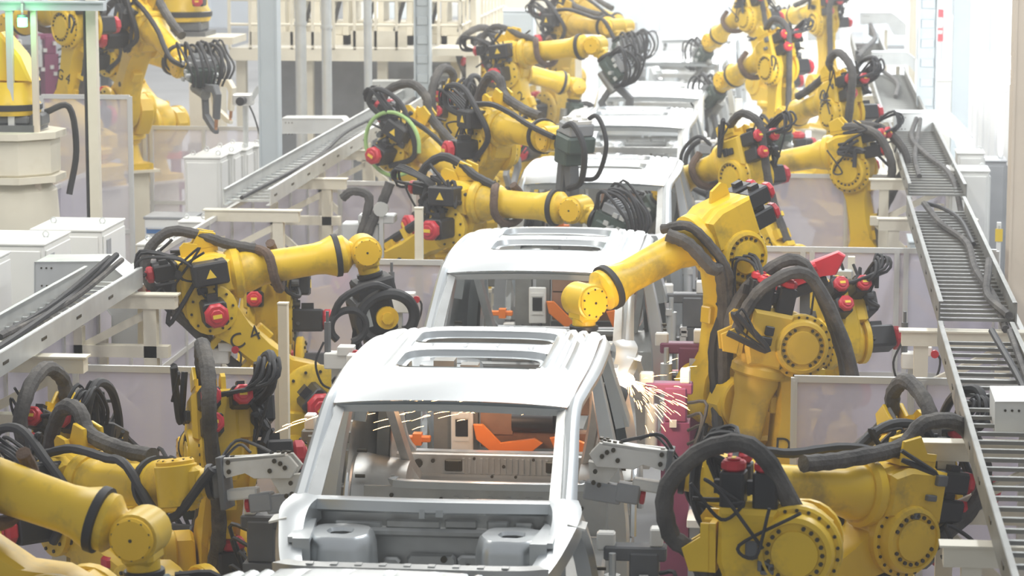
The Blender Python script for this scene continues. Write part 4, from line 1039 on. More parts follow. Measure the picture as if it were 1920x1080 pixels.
fence('high clear fence in front of the G 4 robot', tuple(aty(78, 180, 28.0).xy), tuple(aty(243, 180, 28.0).xy), .9, aty(160, 180, 28).z, 1, 1.5, 'clearsheet')
fence('clear fence before the red stands, left of the broad column', tuple(aty(70, 240, 32.5).xy), tuple(aty(487, 240, 32.5).xy), .3, aty(300, 238, 32.5).z, 4, 1.25, 'clearsheet', double=(2,))
fence('far milky fence across the line on the left', (-4.9, 29.0), (-3.3, 29.0), .15, 1.95, 2)
fence('far milky fence on the right behind the A 3 robot', (-.6, 30.2), (1.6, 30.2), .15, 1.95, 2)
fence('right side milky fence beneath the cable ladders', (1.72, 13.0), (1.72, 34.0), .15, 1.75, 14)
# door notice on the side fence
t = thing('notice_plate', 'white notice with a yellow head on the far left fence', 'notice', (-7.66, 25.4, 1.55), 0)
part('plate', MB().box2((0, -.13, -.2), (.006, .13, .2)), 'white', t); part('plate_head', MB().box2((.006, -.13, .12), (.008, .13, .2)), 'label', t)
b = MB()
for k in range(5): b.box2((.006, -.09, .06-k*.045), (.008, .09-.02*(k % 2), .075-k*.045))
part('print_lines', b, 'darkgrey', t, kind='stuff')
# ------------------------------------------------------------------ cabinets and machines
def cabinet(label, x, y, w, d, h, z0=0, m='white', door=True, rz=0, disp=True, name='control_cabinet', cat='cabinet', group='white cabinets'):
    t = thing(name, label, cat, (x, y, z0), rz, group)
    part('body', MB().box2((-w/2, -d/2, .06), (w/2, d/2, h), .012), m, t)
    part('plinth', MB().box2((-w/2+.02, -d/2+.02, 0), (w/2-.02, d/2-.02, .06)), 'darkgrey', t)
    if door:
        o = part('door', MB().box2((-w/2+.03, -d/2-.02, .10), (w/2-.03, -d/2, h-.04), .006), m, t)
        part('handle', MB().box2((w/2-.09, -d/2-.04, h*.55), (w/2-.065, -d/2-.02, h*.55+.12), .004), 'darkgrey', o)
        o = part('side_door', MB().box2((w/2, -d/2+.03, .10), (w/2+.015, d/2-.03, h-.04), .006), m, t)
        if disp:
            part('display', MB().box2((w/2+.015, -d/2+.10, h-.30), (w/2+.022, -d/2+.24, h-.08), .003), 'midgrey', o)
            part('switch_knob', MB().cyl(.03, w/2+.015, w/2+.05, 'x', (0, -d/2+.16, h-.42), 12), 'black', o)
    part('lid', MB().box2((-w/2-.01, -d/2-.01, h), (w/2+.01, d/2+.01, h+.02), .005), m, t)
    for s in (-1, 1):
        part('lifting_eye', MB().tube([(s*w*.35+.025*math.cos(a), 0, h+.045+.025*math.sin(a)) for a in [2*math.pi*k/8 for k in range(9)]], .007, 5, 1), 'zinc', t)
    return t
cabinet('nearest white control cabinet at the left edge with a grey display', -6.58, 20.9, .62, .75, 2.24)
cabinet('second white control cabinet at the left edge', -6.42, 22.1, .62, .8, 2.24)
cabinet('third white control cabinet at the left edge beside the cream post', -6.25, 23.3, .62, .8, 2.20)
cabinet('white cabinet with lifting eyes behind the long side fence', aty(300, 455, 26.0).x, 26.0, .34, .5, aty(300, 455, 26).z, disp=False)
cabinet('small white cabinet right of the blue drawer chest', aty(366, 414, 27.5).x, 27.5, .26, .4, aty(366, 414, 27.5).z, disp=False)
for k in range(4):
    cabinet(['front', 'second', 'third', 'rearmost'][k]+' pale grey electric box of the row before the clear fence', aty(400, 275, 30.0).x+.06*k, 29.6+.42*k, .40, .38, 2.14, m='white', disp=False, name='electric_box', group='pale electric boxes')
# blue tool chest
w = .26; y = 28.6; c = aty(324, 402, y)
t = thing('tool_chest', 'blue and white drawer chest behind the side fence', 'tool chest', (c.x, y, 0))
part('body', MB().box2((-w, -.2, .04), (w, .22, c.z-.03), .006), 'white', t); part('top_mat', MB().box2((-w-.01, -.21, c.z-.03), (w+.01, .23, c.z), .005), 'midgrey', t)
part('plinth', MB().box2((-w, -.18, 0), (w, .2, .04)), 'darkgrey', t)
for k in range(9):
    z = c.z-.12-.085*k*(1+.02*k)
    o = part('drawer', MB().box2((-w+.02, -.215, z-.06), (w-.02, -.2, z), .004), 'blue', t); part('drawer_pull', MB().box2((-w+.03, -.225, z-.012), (w-.03, -.215, z)), 'alu', o)
# grey junction cabinet below the cream post
cabinet('short grey terminal box at the foot of the cream post', aty(165, 462, 23.9).x, 23.9, .24, .3, aty(165, 462, 23.9).z, m='midgrey', door=False, name='terminal_box', group='grey terminal boxes')
# right side cabinets
cabinet('white cabinet with rows of holes beneath the middle right duct', aty(1818, 290, 31.5).x, 31.5, .30, .4, aty(1818, 286, 31.5).z, disp=False)
cabinet('pale tall cabinet on the right, below the white perforated one', aty(1815, 320, 29.5).x, 29.5, .42, .5, aty(1815, 318, 29.5).z, disp=False)
cabinet('grey cabinet behind the pale tall one on the right', aty(1856, 300, 33).x, 33, .36, .5, aty(1856, 300, 33).z, m='midgrey', disp=False)
cabinet('far pale cabinet right of the slotted column', aty(1768, 150, 44).x, 44, .4, .5, aty(1768, 150, 44).z, disp=False)
cabinet('pale blue machine cabinet under the snaking cables', 1.36, 28.0, .52, .6, 1.55, m='grey', disp=False)
cabinet('grey control box far behind the left robots, on the ladder line', aty(970, 42, 50).x, 50, .62, .7, aty(970, 20, 50).z, m='grey', disp=False)
t = thing('tag_card', 'yellow tag hanging on the right cabinet row', 'tag', aty(1873, 441, 26.2)); part('card', MB().box2((-.035, -.004, -.06), (.035, .004, .06)), 'label', t); part('tag_hook', MB().cyl(.008, .06, .09, 'z', n=6), 'zinc', t); part('tag_post', MB().box2((-.02, .006, -aty(1873, 441, 26.2).z), (.02, .046, .12)), 'white', t)
# mezzanine platform
y0 = 38.6; a = aty(430, 92, y0); e = aty(862, 92, y0); zt = a.z
t = thing('mezzanine', 'cream steel mezzanine with railings behind the three pipes', 'platform', ((a.x+e.x)/2, y0, 0))
w = (e.x-a.x)/2
part('deck', MB().box2((-w, .05, zt-.06), (w, 5.5, zt)), 'grating', t)
part('edge_beam', MB().box2((-w, 0, zt-.16), (w, .06, zt+.02)), 'cream', t)
part('side_beam', MB().box2((w, 0, zt-.16), (w+.06, 5.5, zt+.02)), 'cream', t)
part('toe_board', MB().box2((-w+.3, .0, zt+.06), (-w+1.4, .02, zt+.25)).box2((w-1.55, .0, zt+.04), (w-.75, .02, zt+.27)), 'cream', t)
for k in range(12): part('rail_post', MB().box2((-w+k*2*w/11-.02, .0, zt), (-w+k*2*w/11+.02, .04, zt+1.1)), 'cream', t)
for k in range(12): part('rail_post', MB().box2((w, .3+k*.45, zt), (w+.04, .34+k*.45, zt+1.1)), 'cream', t)
for z in (.35, .7, 1.08): part('hand_rail', MB().cyl(.02, -w, w, 'x', (0, .02, zt+z), 8), 'cream', t); part('hand_rail', MB().cyl(.02, 0, 5.5, 'y', (w+.02, 0, zt+z), 8), 'cream', t)
for x in (-w+.1, -w*.35, w*.3, w-.1): part('leg', MB().box2((x-.07, .3, 0), (x+.07, .44, zt-.06)), 'cream', t); part('leg', MB().box2((x-.07, 4.9, 0), (x+.07, 5.04, zt-.06)), 'cream', t)
part('back_sheet', MB().box2((-w, 3.0, .1), (w, 3.05, zt-.1)), 'midgrey', t)
for k in range(7):
    x = -w+.35+k*(2*w-.5)/6
    mt = thing('cream_machine', ['cream press unit at the left end of the mezzanine deck', 'cream press unit second on the mezzanine deck', 'cream press unit third on the mezzanine deck', 'cream press unit in the middle of the mezzanine deck', 'cream press unit behind the slotted column on the deck', 'cream press unit near the right end of the deck', 'cream press unit at the right end of the deck'][k], 'machine', (a.x+w+x, y0+1.4+.3*(k % 2), zt), 0, 'machines on the mezzanine')
    part('frame', MB().box2((-.25, -.3, 0), (-.17, .3, 1.5)).box2((.17, -.3, 0), (.25, .3, 1.5)).box2((-.25, -.3, 1.3), (.25, .3, 1.5)).box2((-.25, -.3, 0), (.25, .3, .14)), 'cream', mt)
    part('ram', MB().box2((-.12, -.2, .62), (.12, .2, 1.3), .02), 'white' if k % 2 else 'midgrey', mt)
    part('bed', MB().box2((-.2, -.28, .14), (.2, .28, .34), .01), 'cream', mt)
    part('piston', MB().cyl(.05, .34, .62, 'z', n=10), 'zinc', mt)
    part('hose', MB().tube([(.1, -.2, 1.1), (.2, -.35, .9), (.1, -.36, .5), (.0, -.28, .2)], .03, 6, 4), 'rubber', mt)
# bracket table at the mezzanine right end
a = aty(822, 88, 37.7); e = aty(900, 74, 37.7)
t = thing('bracket_table', 'cream cantilever table at the right end of the mezzanine', 'table', ((a.x+e.x)/2, 37.7, 0))
part('top', MB().box2((-.32, -.3, a.z-.1), (.32, .5, a.z)), 'cream', t); part('post', MB().box2((.1, -.05, 0), (.28, .15, a.z-.1)), 'cream', t); part('foot_plate', MB().box2((0, -.15, 0), (.38, .25, .02)), 'cream', t)
# pedestal with the cut-off robot at the top left
def stub_robot(label, c, sc, ped, rz=0):
    t = thing('robot_pedestal', 'cream steel pedestal under '+label, 'pedestal', (c.x, c.y, 0), 0, 'cream robot pedestals')
    if ped == 'table':
        part('top_plate', MB().box2((-.62, -.45, c.z-.09), (.75, .45, c.z)), 'cream', t); part('post', MB().box2((.10, -.2, 0), (.52, .2, c.z-.09)), 'cream', t)
        part('rib_plate', MB().prism([(-.5, c.z-.09), (.1, c.z-.09), (.1, c.z-.6)], -.02, .02, 'y'), 'cream', t)
    else:
        part('drum', MB().lathe([(.42, 0), (.42, c.z-.85), (.40, c.z-.55), (.30, c.z-.44), (.30, c.z-.4)], 'z', n=20), 'cream', t)
        part('collar_box', MB().prism(octo(.44), c.z-.40, c.z-.06, 'z', .02), 'cream', t); part('collar_plate', MB().prism(octo(.5), c.z-.06, c.z, 'z').prism(octo(.49), c.z-.46, c.z-.4, 'z'), 'cream', t)
    r = thing('robot_stub', label, 'robot', (c.x, c.y, c.z), rz, 'yellow welding robots')
    part('base', MB().box2((-.38*sc, -.34*sc, 0), (.38*sc, .34*sc, .06)).box2((-.3*sc, -.28*sc, .06), (.3*sc, .28*sc, .2*sc), .02).box2((-.45*sc, -.2*sc, .04), (-.25*sc, .2*sc, .22*sc), .02), 'darkgrey', r)
    part('turret', MB().lathe([(.36*sc, .2*sc), (.38*sc, .24*sc), (.38*sc, .34*sc), (.34*sc, .40*sc), (.32*sc, .62*sc)], 'z', n=24), 'yellow', r)
    part('stop_band', MB().lathe([(.385*sc, .26*sc), (.40*sc, .27*sc), (.40*sc, .33*sc), (.385*sc, .34*sc)], 'z', n=24, cap=False), 'black', r)
    part('shoulder', MB().prism([(-.34*sc, .62*sc), (.36*sc, .62*sc), (.42*sc, .95*sc), (.3*sc, 1.2*sc), (.05*sc, 1.25*sc), (-.2*sc, .95*sc)], -.24*sc, .24*sc, 'y', .03), 'yellow', r)
    part('cable', MB().tube([(-.4*sc, -.15*sc, .15), (-.7*sc, -.2*sc, .2), (-.78*sc, -.2*sc, -.2), (-.7*sc, -.1*sc, -.6)], .03, 7, 5), 'rubber', r)
    motor(r, Matrix.Translation((.32*sc, -.3*sc, .5*sc)) @ Matrix.Rotation(math.pi/2, 4, 'Z'), sc)
    return t
stub_robot('the yellow robot cut by the upper edge at the top left', aty(345, 66, 36), .95, 'table')
stub_robot('the yellow robot cut by the left edge on a white drum', aty(22, 243, 24.6), .72, 'drum', math.pi)
# stands behind the clear fence
for k, (px, py, y, mm) in enumerate(((293, 290, 34.5, 'redgun'), (330, 290, 35.5, 'purple'), (262, 300, 36, 'whiteplate'))):
    c = aty(px, py, y)
    t = thing('work_stand', ['red pillar stand behind the clear fence', 'dark red fixture stand right of the red pillar behind the fence', 'white fixture stand left of the red pillar behind the fence'][k], 'stand', (c.x, y, 0), 0, 'stands behind the clear fence')
    part('pillar', MB().cyl(.07, .03, c.z, 'z', n=14), mm, t); part('foot_plate', MB().box2((-.25, -.25, 0), (.25, .25, .03)), 'midgrey', t)
    part('cross_arm', MB().box2((-.32, -.06, c.z-.05), (.32, .06, c.z+.05), .01).box2((-.3, -.05, c.z-.45), (.12, .05, c.z-.36)), mm, t)
    part('clamp_head', MB().box2((-.34, -.1, c.z+.05), (-.2, .1, c.z+.22), .01).box2((.18, -.1, c.z+.05), (.32, .1, c.z+.16), .01), 'dullzinc', t)
t = thing('camera_unit', 'grey camera unit on an arm left of the broad column', 'camera', aty(458, 187, 30.5))
part('camera_body', MB().box2((-.12, -.1, -.06), (.10, .1, .07), .015), 'alu', t); part('lens_tube', MB().cyl(.05, -.24, -.1, 'y', n=14), 'black', t); part('mount_arm', MB().bar((.08, .02, .0), (.16, .05, .14), .05, .05).bar((.0, .05, -.06), (.0, .05, -1.2), .05, .05), 'zinc', t)
part('cable', MB().tube([(.05, 0, -.05), (.12, -.02, -.2), (.2, 0, -.5)], .01, 5, 4), 'rubber', t)

# ------------------------------------------------------------------ clamp fixtures along the line
def fixture(label, x, y, z, m, seed=0, rz=0, group='line clamp fixtures'):
    r = random.Random(seed)
    t = thing('clamp_fixture', label, 'fixture', (x, y, 0), rz, group)
    part('column', MB().box2((-.10, -.10, .02), (.10, .10, z-.25)), m, t); part('foot_plate', MB().box2((-.2, -.2, 0), (.2, .2, .02)), 'midgrey', t)
    part('arm', MB().box2((-.08, -.07, z-.25), (.08, .07, z), .01).box2((-.22, -.06, z-.05), (.12, .06, z+.03), .01).box2((-.20, -.05, z-.45), (.0, .05, z-.34), .01), m, t)
    part('cylinder', MB().cyl(.045, z-.42, z-.12, 'z', (-.17, -.08, 0), 12).cyl(.02, z-.12, z+.0, 'z', (-.17, -.08, 0), 8), 'zinc', t)
    part('clamp_jaw', MB().box2((-.26, -.04, z+.0), (-.16, .04, z+.10), .01), 'whiteplate', t); part('clamp_jaw', MB().box2((.03, -.05, z+.03), (.10, .05, z+.13), .008), 'whiteplate', t)
    b = MB()
    for k in range(6):
        b.tube([(.09, -.1, z-.1-.1*k), (.16+.08*r.random(), -.18, z-.1-.08*k), (.12, -.2-.06*r.random(), z-.45-.05*k), (.05, -.12, z-.7)], .013, 5, 4)
    part('air_hose', b, 'rubber', t)
    b = MB()
    for k in range(6): b.box((r.uniform(-.2, .1), -.11, z-.1-r.random()*.6), (.05, .04, .05))
    part('valve', b, 'alu', t, kind='stuff')
    return t
XF = -.86
for k, (y, m, lb) in enumerate(((19.4, 'purple', 'plum clamp fixture right of the nearest body rear'), (20.5, 'purple', 'plum clamp fixture beside the second body front door'), (22.3, 'darkgrey', 'dark clamp fixture beside the second body rear'), (14.6, 'darkgrey', 'dark clamp fixture beside the nearest body front'), (25.6, 'darkgrey', 'dark clamp fixture beside the third body front'), (28.0, 'purple', 'plum clamp fixture beside the third body rear'), (31.5, 'darkgrey', 'dark clamp fixture beside the fourth body'))):
    fixture(lb, XF+.05*(k % 2), y, 1.62+.1*(k % 3), m, k)
for k, (y, m, lb) in enumerate(((15.6, 'darkgrey', 'dark clamp fixture left of the nearest body door'), (17.6, 'dullzinc', 'grey clamp fixture left of the nearest body rear'), (19.3, 'dullzinc', 'grey clamp fixture left of the second body front'), (21.3, 'darkgrey', 'dark clamp fixture left of the second body door'), (23.9, 'dullzinc', 'grey clamp fixture left of the second body rear'), (26.4, 'dullzinc', 'grey clamp fixture left of the third body'), (31.8, 'dullzinc', 'grey clamp fixture left of the fourth body'))):
    fixture(lb, -3.12, y, 1.50+.1*(k % 3), m, 20+k, math.pi)
for k, (px, y, m, lb) in enumerate(((18, 37, 'purple', 'plum clamp fixture far left behind the green lamp'), (62, 38.5, 'darkgrey', 'dark clamp fixture far left behind the lamp beam posts'), (92, 37, 'purple', 'plum clamp fixture far left beside the G 4 robot'), (205, 39, 'darkgrey', 'dark clamp fixture far left between the folded robots'))):
    fixture(lb, aty(px, 90, y).x, y, 3.0-.25*(k % 2), m, 40+k, .3*k, 'far left clamp fixtures')
def sensor(label, px, py, y, h=.5):
    c = aty(px, py, y)
    t = thing('locator_unit', label, 'locator', (c.x, y, 0), 0, 'locator units on thin stands')
    part('stand', MB().box2((-.03, -.03, .02), (.03, .03, c.z)), 'zinc', t); part('foot_plate', MB().box2((-.12, -.12, 0), (.12, .12, .02)), 'midgrey', t)
    part('block', MB().box2((-.08, -.06, c.z), (.10, .06, c.z+.12), .008).box2((.02, -.07, c.z+.1), (.14, .05, c.z+.17), .006), 'whiteplate', t)
    part('pin', MB().cyl(.025, c.z+.1, c.z+.34, 'z', (-.06, 0, 0), 10).cyl(.012, c.z+.34, c.z+.42, 'z', (-.06, 0, 0), 8), 'darkgrey', t)
    part('air_hose', MB().tube([(-.08, -.05, c.z+.2), (-.14, -.06, c.z+.05), (-.1, -.06, c.z-.1), (-.03, -.04, c.z-.15)], .009, 5, 4).tube([(.12, -.05, c.z+.15), (.2, -.06, c.z+.08), (.16, -.06, c.z-.08), (.03, -.04, c.z-.12)], .009, 5, 4), 'rubber', t)
    part('cap_ring', MB().cyl(.03, -.09, -.06, 'y', (.16, 0, c.z+.12), 10), 'red', t)
sensor('small locator on a stand before the milky panel behind the nearest body', 748, 585, 22.6)
sensor('small locator on a stand left of the C 4 robot base', 408, 680, 21.0)
sensor('small locator left of the nearest body roof', 630, 690, 19.6)
sensor('small locator behind the right low fence', 1710, 690, 20.2)
# roof fixture seen through both windscreen openings: plate with square hole, orange clamps
for k, (y, lb) in enumerate(((18.26, 'grey clamp post with orange arms behind the nearest body, lit by sparks'), (23.62, 'grey clamp post with orange arms behind the second body'), (29.5, 'grey clamp post with orange arms behind the third body'))):
    xc = aty(868, 800, 18.26).x
    t = thing('clamp_gate', lb, 'fixture', (xc, y, 0), 0, 'clamp gates between the bodies')
    part('post', MB().box2((-.20, .0, .02), (-.06, .16, 1.98)).box2((-.02, .02, .02), (.10, .14, 1.95)), 'dullzinc', t); part('foot_plate', MB().box2((-.3, -.1, 0), (.25, .3, .02)), 'midgrey', t)
    part('plate', MB().box2((-.075, -.06, 1.36), (.075, -.03, 1.68), .008).box2((-.05, -.065, 1.44), (.05, -.058, 1.47)).box2((-.05, -.065, 1.60), (.05, -.058, 1.63)), 'whiteplate', t)
    part('plate_window', MB().box2((-.042, -.068, 1.475), (.042, -.06, 1.59)), 'black', t)
    part('cross_beam', MB().box2((.12, .0, 1.62), (.86, .14, 1.88), .01).box2((.12, .02, 1.38), (.86, .12, 1.50), .01).box2((.12, .0, 1.48), (.34, .1, 1.64)), 'sparktint', t)
    part('beam_motor', MB().cyl(.07, .34, .62, 'x', (0, -.02, 1.58), 14).box2((.62, -.06, 1.52), (.72, .04, 1.64)), 'black', t)
    part('clamp_arm', MB().prism([(.08, 1.56), (.14, 1.56), (.26, 1.43), (.50, 1.47), (.55, 1.44), (.48, 1.38), (.24, 1.34), (.10, 1.46)], -.09, -.04, 'y', .006), 'orange', t)
    part('clamp_arm', MB().prism([(.60, 1.48), (.70, 1.50), (.86, 1.44), (.86, 1.35), (.74, 1.38), (.66, 1.34)], -.09, -.04, 'y', .006), 'orange', t)
    part('clamp_arm', MB().box2((-.42, -.04, 1.42), (-.22, .02, 1.46), .006).box2((-.34, -.05, 1.40), (-.28, .03, 1.48)), 'orange', t)
    part('valve_block', MB().box2((-.30, -.06, 1.22), (-.20, .02, 1.36), .008).box2((-.16, -.08, 1.14), (.12, .1, 1.24), .01), 'whiteplate', t)
    part('bundle', MB().tube([(-.12, -.04, 1.34), (-.16, -.08, 1.2), (-.12, -.06, 1.0), (-.1, 0, .5)], .025, 6, 4).tube([(.02, -.06, 1.36), (.06, -.1, 1.15), (.0, -.05, .9), (0, 0, .5)], .02, 6, 4), 'rubber', t)
# tool stand with grey hoses left of the third robot
c = aty(675, 440, 25.2)
t = thing('gun_stand', 'silver tool stand with thick grey hoses behind the milky panel', 'stand', (c.x, 25.2, 0))
part('post', MB().box2((-.06, -.06, .02), (.06, .06, c.z)), 'dullzinc', t); part('foot_plate', MB().box2((-.2, -.2, 0), (.2, .2, .02)), 'midgrey', t)
part('head', MB().box2((-.16, -.1, c.z-.05), (.2, .1, c.z+.12), .015).box2((.0, -.12, c.z+.12), (.34, .08, c.z+.2), .01), 'zinc', t)
part('hose', MB().tube([(-.15, -.05, c.z+.35), (-.05, -.08, c.z+.42), (.1, -.08, c.z+.36), (.05, -.1, c.z+.1), (-.05, -.1, c.z-.25)], .045, 8, 5, rib=.1), 'hose', t)
part('hose', MB().tube([(.3, -.08, c.z+.5), (.22, -.1, c.z+.3), (.1, -.12, c.z+.05), (.02, -.12, c.z-.3)], .05, 8, 5, rib=.1), 'hose', t)
part('clamp', MB().cyl(.07, -.16, -.1, 'y', (.22, 0, c.z+.26), 12).box2((.2, -.13, c.z-.2), (.24, -.08, c.z+.26)), 'zinc', t)
# white table beside the line on the right
a = aty(1265, 790, 19.6)
t = thing('work_table', 'white table with coiled hose beside the second body rear wheel', 'table', (-.42, 19.6, 0))
part('top', MB().box2((-.34, -.6, .68), (.36, .6, .74), .006), 'white', t); part('apron', MB().box2((-.32, -.57, .56), (.34, .57, .68)), 'midgrey', t)
for x in (-.3, .32):
    for y in (-.54, .54): part('leg', MB().box2((x-.03, y-.03, 0), (x+.03, y+.03, .56)), 'midgrey', t)
b = MB(); b.tube([(-.2+.12*math.cos(k*.7), .25+.12*math.sin(k*.7), .76+.006*k) for k in range(18)], .014, 6, 3)
tag(part('hose_coil', b, 'rubber'), 'black hose coil lying on the white table', 'hose'); bpy.data.objects['hose_coil'].location = (-.42, 19.6, 0)
# cream device frame behind the D 1 robot
a = aty(1530, 480, 23.4); e = aty(1600, 655, 23.4); zb = e.z
t = thing('device_frame', 'cream upright frame with a grey cylinder behind the red rail', 'frame', ((a.x+e.x)/2, 23.4, 0)); w = (e.x-a.x)/2
part('upright', MB().box2((w-.06, -.04, 0), (w, .04, a.z)), 'cream', t); part('cross_bar', MB().box2((-w-.25, -.04, zb), (w-.06, .04, zb+.10)), 'cream', t)
part('upright', MB().box2((-.1, -.04, 0), (-.03, .04, zb)), 'cream', t)
part('cylinder', MB().cyl(.05, a.z-.42, a.z-.18, 'z', (w-.10, -.1, 0), 14).box2((w-.16, -.14, a.z-.18), (w-.02, -.04, a.z-.10), .01), 'zinc', t)
part('air_hose', MB().tube([(w-.1, -.12, a.z-.1), (w-.16, -.14, a.z+.05), (w-.2, -.12, a.z-.2), (w-.14, -.1, a.z-.5), (w-.1, -.08, a.z-.8)], .013, 6, 4), 'rubber', t)
# red rail tool resting on a stand in front of it
c = aty(1510, 510, 21.6)
t = thing('red_rail', 'long red rail tool raised above the red motor caps on the right', 'tool', (c.x, 21.6, 0))
R = Matrix.Translation((0, 0, c.z)) @ Matrix.Rotation(-.38, 4, 'Y') @ Matrix.Diagonal((1, 1.2, 1.25, 1))
part('rail', MB().prism([(-.34, -.02), (-.32, -.06), (.12, -.06), (.22, -.08), (.34, .01), (.30, .05), (.10, .05), (-.3, .02)], -.05, .05, 'y', .012), 'redgun', t, R)
part('rail_tube', MB().cyl(.03, -.33, .1, 'x', (0, -.05, .02), 10).box2((-.04, -.07, .04), (.02, .05, .09)), 'redgun', t, R)
part('backing', MB().box2((-.28, -.04, -.13), (.14, .04, -.06), .01), 'black', t, R)
part('stand', MB().box2((-.04, .0, .02), (.04, .08, c.z-.1)), 'darkgrey', t); part('foot_plate', MB().box2((-.15, -.1, 0), (.15, .2, .02)), 'midgrey', t)
# side panels leaning in jigs at the left of the far bodies
for k, (px, y, lb) in enumerate(((1142, 43.0, 'white bare side panel held upright beside the sixth body'), (1470, 50.5, 'white bare side panel on the right of the far bodies'))):
    t = thing('side_panel', lb, 'car side panel', (aty(px, 60, y).x, y, 0), 0, 'loose body side panels')
    b = MB()
    b.sweep([(0, -.9, 1.2), (0, -.8, 1.9), (0, -.5, 2.3), (0, .3, 2.36), (0, 1.1, 2.3), (0, 1.6, 1.9), (0, 1.7, 1.2)], (1, 0, 0), [(.04, -.09), (.05, 0), (.04, .09), (-.04, .09), (-.04, -.09)])
    b.sweep([(0, -.9, 1.2), (0, .4, 1.1), (0, 1.7, 1.2)], (1, 0, 0), [(.04, -.09), (.04, .09), (-.04, .09), (-.04, -.09)]); b.bar((0, .3, 1.15), (0, .25, 2.33), .06, .16, (0, 1, 0))
    part('panel', b, 'steel', t)
    part('jig_post', MB().box2((.05, -.6, .02), (.13, -.5, 1.2)).box2((.05, 1.2, .02), (.13, 1.3, 1.2)), 'midgrey', t); part('jig_base', MB().box2((-.1, -.8, 0), (.3, 1.5, .03)), 'midgrey', t)
# floodlight and sign at the right
c = aty(1880, 130, 34)
t = thing('flood_light', 'blazing white floodlight at the upper right', 'lamp', (c.x, c.y, 0))
part('lamp_glass', MB().cyl(.16, -.02, 0, 'y', (0, -.1, c.z), 24), 'tubelight', t); part('housing', MB().lathe([(.19, -.12), (.19, .0), (.12, .15), (.06, .2)], 'y', (0, 0, c.z), 24), 'alu', t)
part('mast', MB().cyl(.03, .02, c.z-.2, 'z', n=10), 'alu', t); part('foot_plate', MB().box2((-.25, -.25, 0), (.25, .25, .02)), 'alu', t); part('yoke', MB().box2((-.05, -.03, c.z-.26), (.05, .05, c.z-.16)), 'alu', t)
c2 = aty(1760, 150, 60)
t = thing('flood_light', 'smaller white floodlight left of the wide pale column', 'lamp', (c2.x, c2.y, 0))
part('lamp_glass', MB().cyl(.12, -.02, 0, 'y', (0, -.1, c2.z), 24), 'tubelight', t); part('housing', MB().lathe([(.14, -.12), (.14, .0), (.10, .12), (.05, .15)], 'y', (0, 0, c2.z), 20), 'alu', t)
part('mast', MB().cyl(.025, .02, c2.z-.13, 'z', n=10), 'alu', t); part('foot_plate', MB().box2((-.2, -.2, 0), (.2, .2, .02)), 'alu', t)
lamp('SPOT', 'flood_light_beam', (c.x, c.y-.5, c.z), 900, .3, rot=(math.radians(80), 0, math.radians(5)), col=(.95, .98, 1)).data.spot_size = math.radians(120)
c = aty(1763, 47, 52)
t = thing('hanging_sign', 'narrow red and white upright sign beside the pale column', 'sign', (c.x, c.y, 0))
w = .062; z = c.z
part('board', MB().box2((-w, 0, z-.30), (w, .02, z+.30)), 'redsign', t); part('white_field', MB().box2((-w+.015, -.004, z-.05), (w-.015, 0, z+.14)).box2((-w+.02, -.004, z-.16), (w-.02, 0, z-.10)), 'white', t)
part('sign_post', MB().box2((-.02, .02, 0), (.02, .05, z+.3)), 'alu', t)
# clutter of the hall far behind: racks with bins, pale machine housings
rn = random.Random(11)
for k in range(12):
    y = 56+rn.random()*26; px = 640+k*112+rn.uniform(-30, 30)
    x = aty(px, 40, y).x
    h = rn.uniform(1.6, 3.2); w = rn.uniform(.5, 1.1)
    t = thing('machine_housing', 'pale machine housing far behind the line, %s' % ['first from the left', 'second from the left', 'third from the left', 'fourth from the left', 'fifth from the left', 'sixth from the left', 'seventh from the left', 'eighth from the left', 'ninth from the left', 'tenth from the left', 'eleventh from the left', 'twelfth from the left'][k], 'machine', (x, y, 0), 0, 'far machine housings')
    m_ = ['white', 'grey', 'alu', 'cream'][k % 4]
    part('housing', MB().box2((-w, -.6, .1), (w, .6, h), .03), m_, t); part('window', MB().box2((-w*.6, -.62, h*.45), (w*.6, -.6, h*.8)), 'midgrey', t)
    part('plinth', MB().box2((-w, -.6, 0), (w, .6, .1)), 'darkgrey', t); part('vent_hood', MB().box2((-w*.5, -.3, h), (w*.4, .3, h+.3), .03), m_, t)
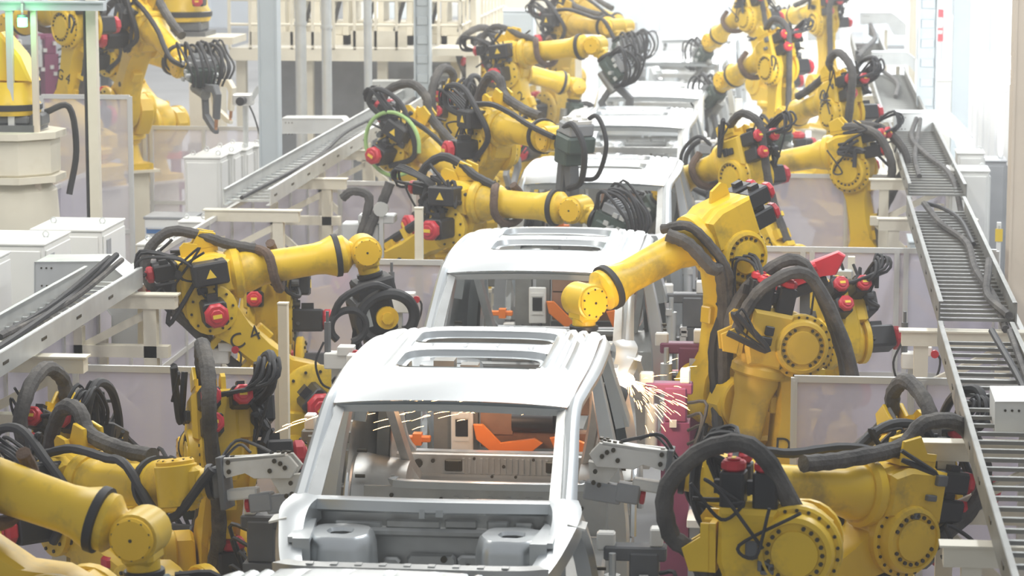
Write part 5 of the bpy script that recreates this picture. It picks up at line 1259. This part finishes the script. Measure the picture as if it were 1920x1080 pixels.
for k in range(7):
    y = 54+4.5*k; x = [-9.5, 3.2, -6.6, 4.4, -11, 3.8, -7.5][k]
    t = thing('steel_column', 'far pale hall column, %s along the hall' % ['first', 'second', 'third', 'fourth', 'fifth', 'sixth', 'seventh'][k], 'column', (x, y, 0), 0, 'steel columns')
    part('shaft', MB().box2((-.15, -.15, 0), (-.12, .15, 9)).box2((.12, -.15, 0), (.15, .15, 9)).box2((-.12, -.02, 0), (.12, .02, 9)), 'grey', t); part('foot_plate', MB().box2((-.25, -.25, 0), (.25, .25, .03)), 'grey', t)
# ------------------------------------------------------------------ sparks
def sparks(name, label, o, n, spread, length, aim, r=.0022, seed=1, mat_='spark', box=(0, 0, 0)):
    rn = random.Random(seed); b = MB(); O = Vector(o)
    for k in range(n):
        d = (Vector(aim)+Vector((rn.gauss(0, spread), rn.gauss(0, spread), rn.gauss(0, spread*.7)))).normalized()
        s0 = rn.random()**1.5*length; L = rn.uniform(.04, .30)*length
        o = O+Vector([rn.uniform(-q, q) for q in box])
        a = o+d*s0+Vector((0, 0, -.10*s0*s0)); e = o+d*(s0+L)+Vector((0, 0, -.10*(s0+L)**2))
        b.tube([a, (a+e)/2+Vector((0, 0, .004)), e], [r*.4, r, r*.3], 4, 2)
    return tag(part(name, b, mat_, kind='stuff'), label, 'sparks')
w1 = aty(1178, 712, 19.0)
sparks('weld_sparks', 'burst of white orange sparks on the second body front corner', w1, 110, .50, .42, (.75, -.35, -.42), .0016, 1)
t = thing('weld_arc', 'glowing weld point at the second body front corner', 'weld point', w1); part('arc_core', MB().lathe([(.006, -.045), (.036, -.025), (.046, 0), (.036, .025), (.006, .045)], 'z', n=10), 'weldarc', t)
lamp('POINT', 'weld_arc_light', tuple(w1+Vector((0, -.08, .03))), 26, .03, col=(1, .72, .45))
w2 = aty(880, 752, 17.8)
sparks('flying_sparks', 'orange sparks flying inside the nearest cabin', w2, 44, .10, .55, (-1, -.1, -.16), .0017, 2, box=(.5, .25, .10))
w3 = aty(606, 778, 17.4)
sparks('stray_sparks', 'long orange spark streaks left of the nearest windscreen pillar', w3, 9, .09, .75, (-1, -.2, -.28), .003, 4)
lamp('POINT', 'weld_glow_light', tuple(aty(915, 760, 17.7)), 6, .06, col=(1, .60, .36))
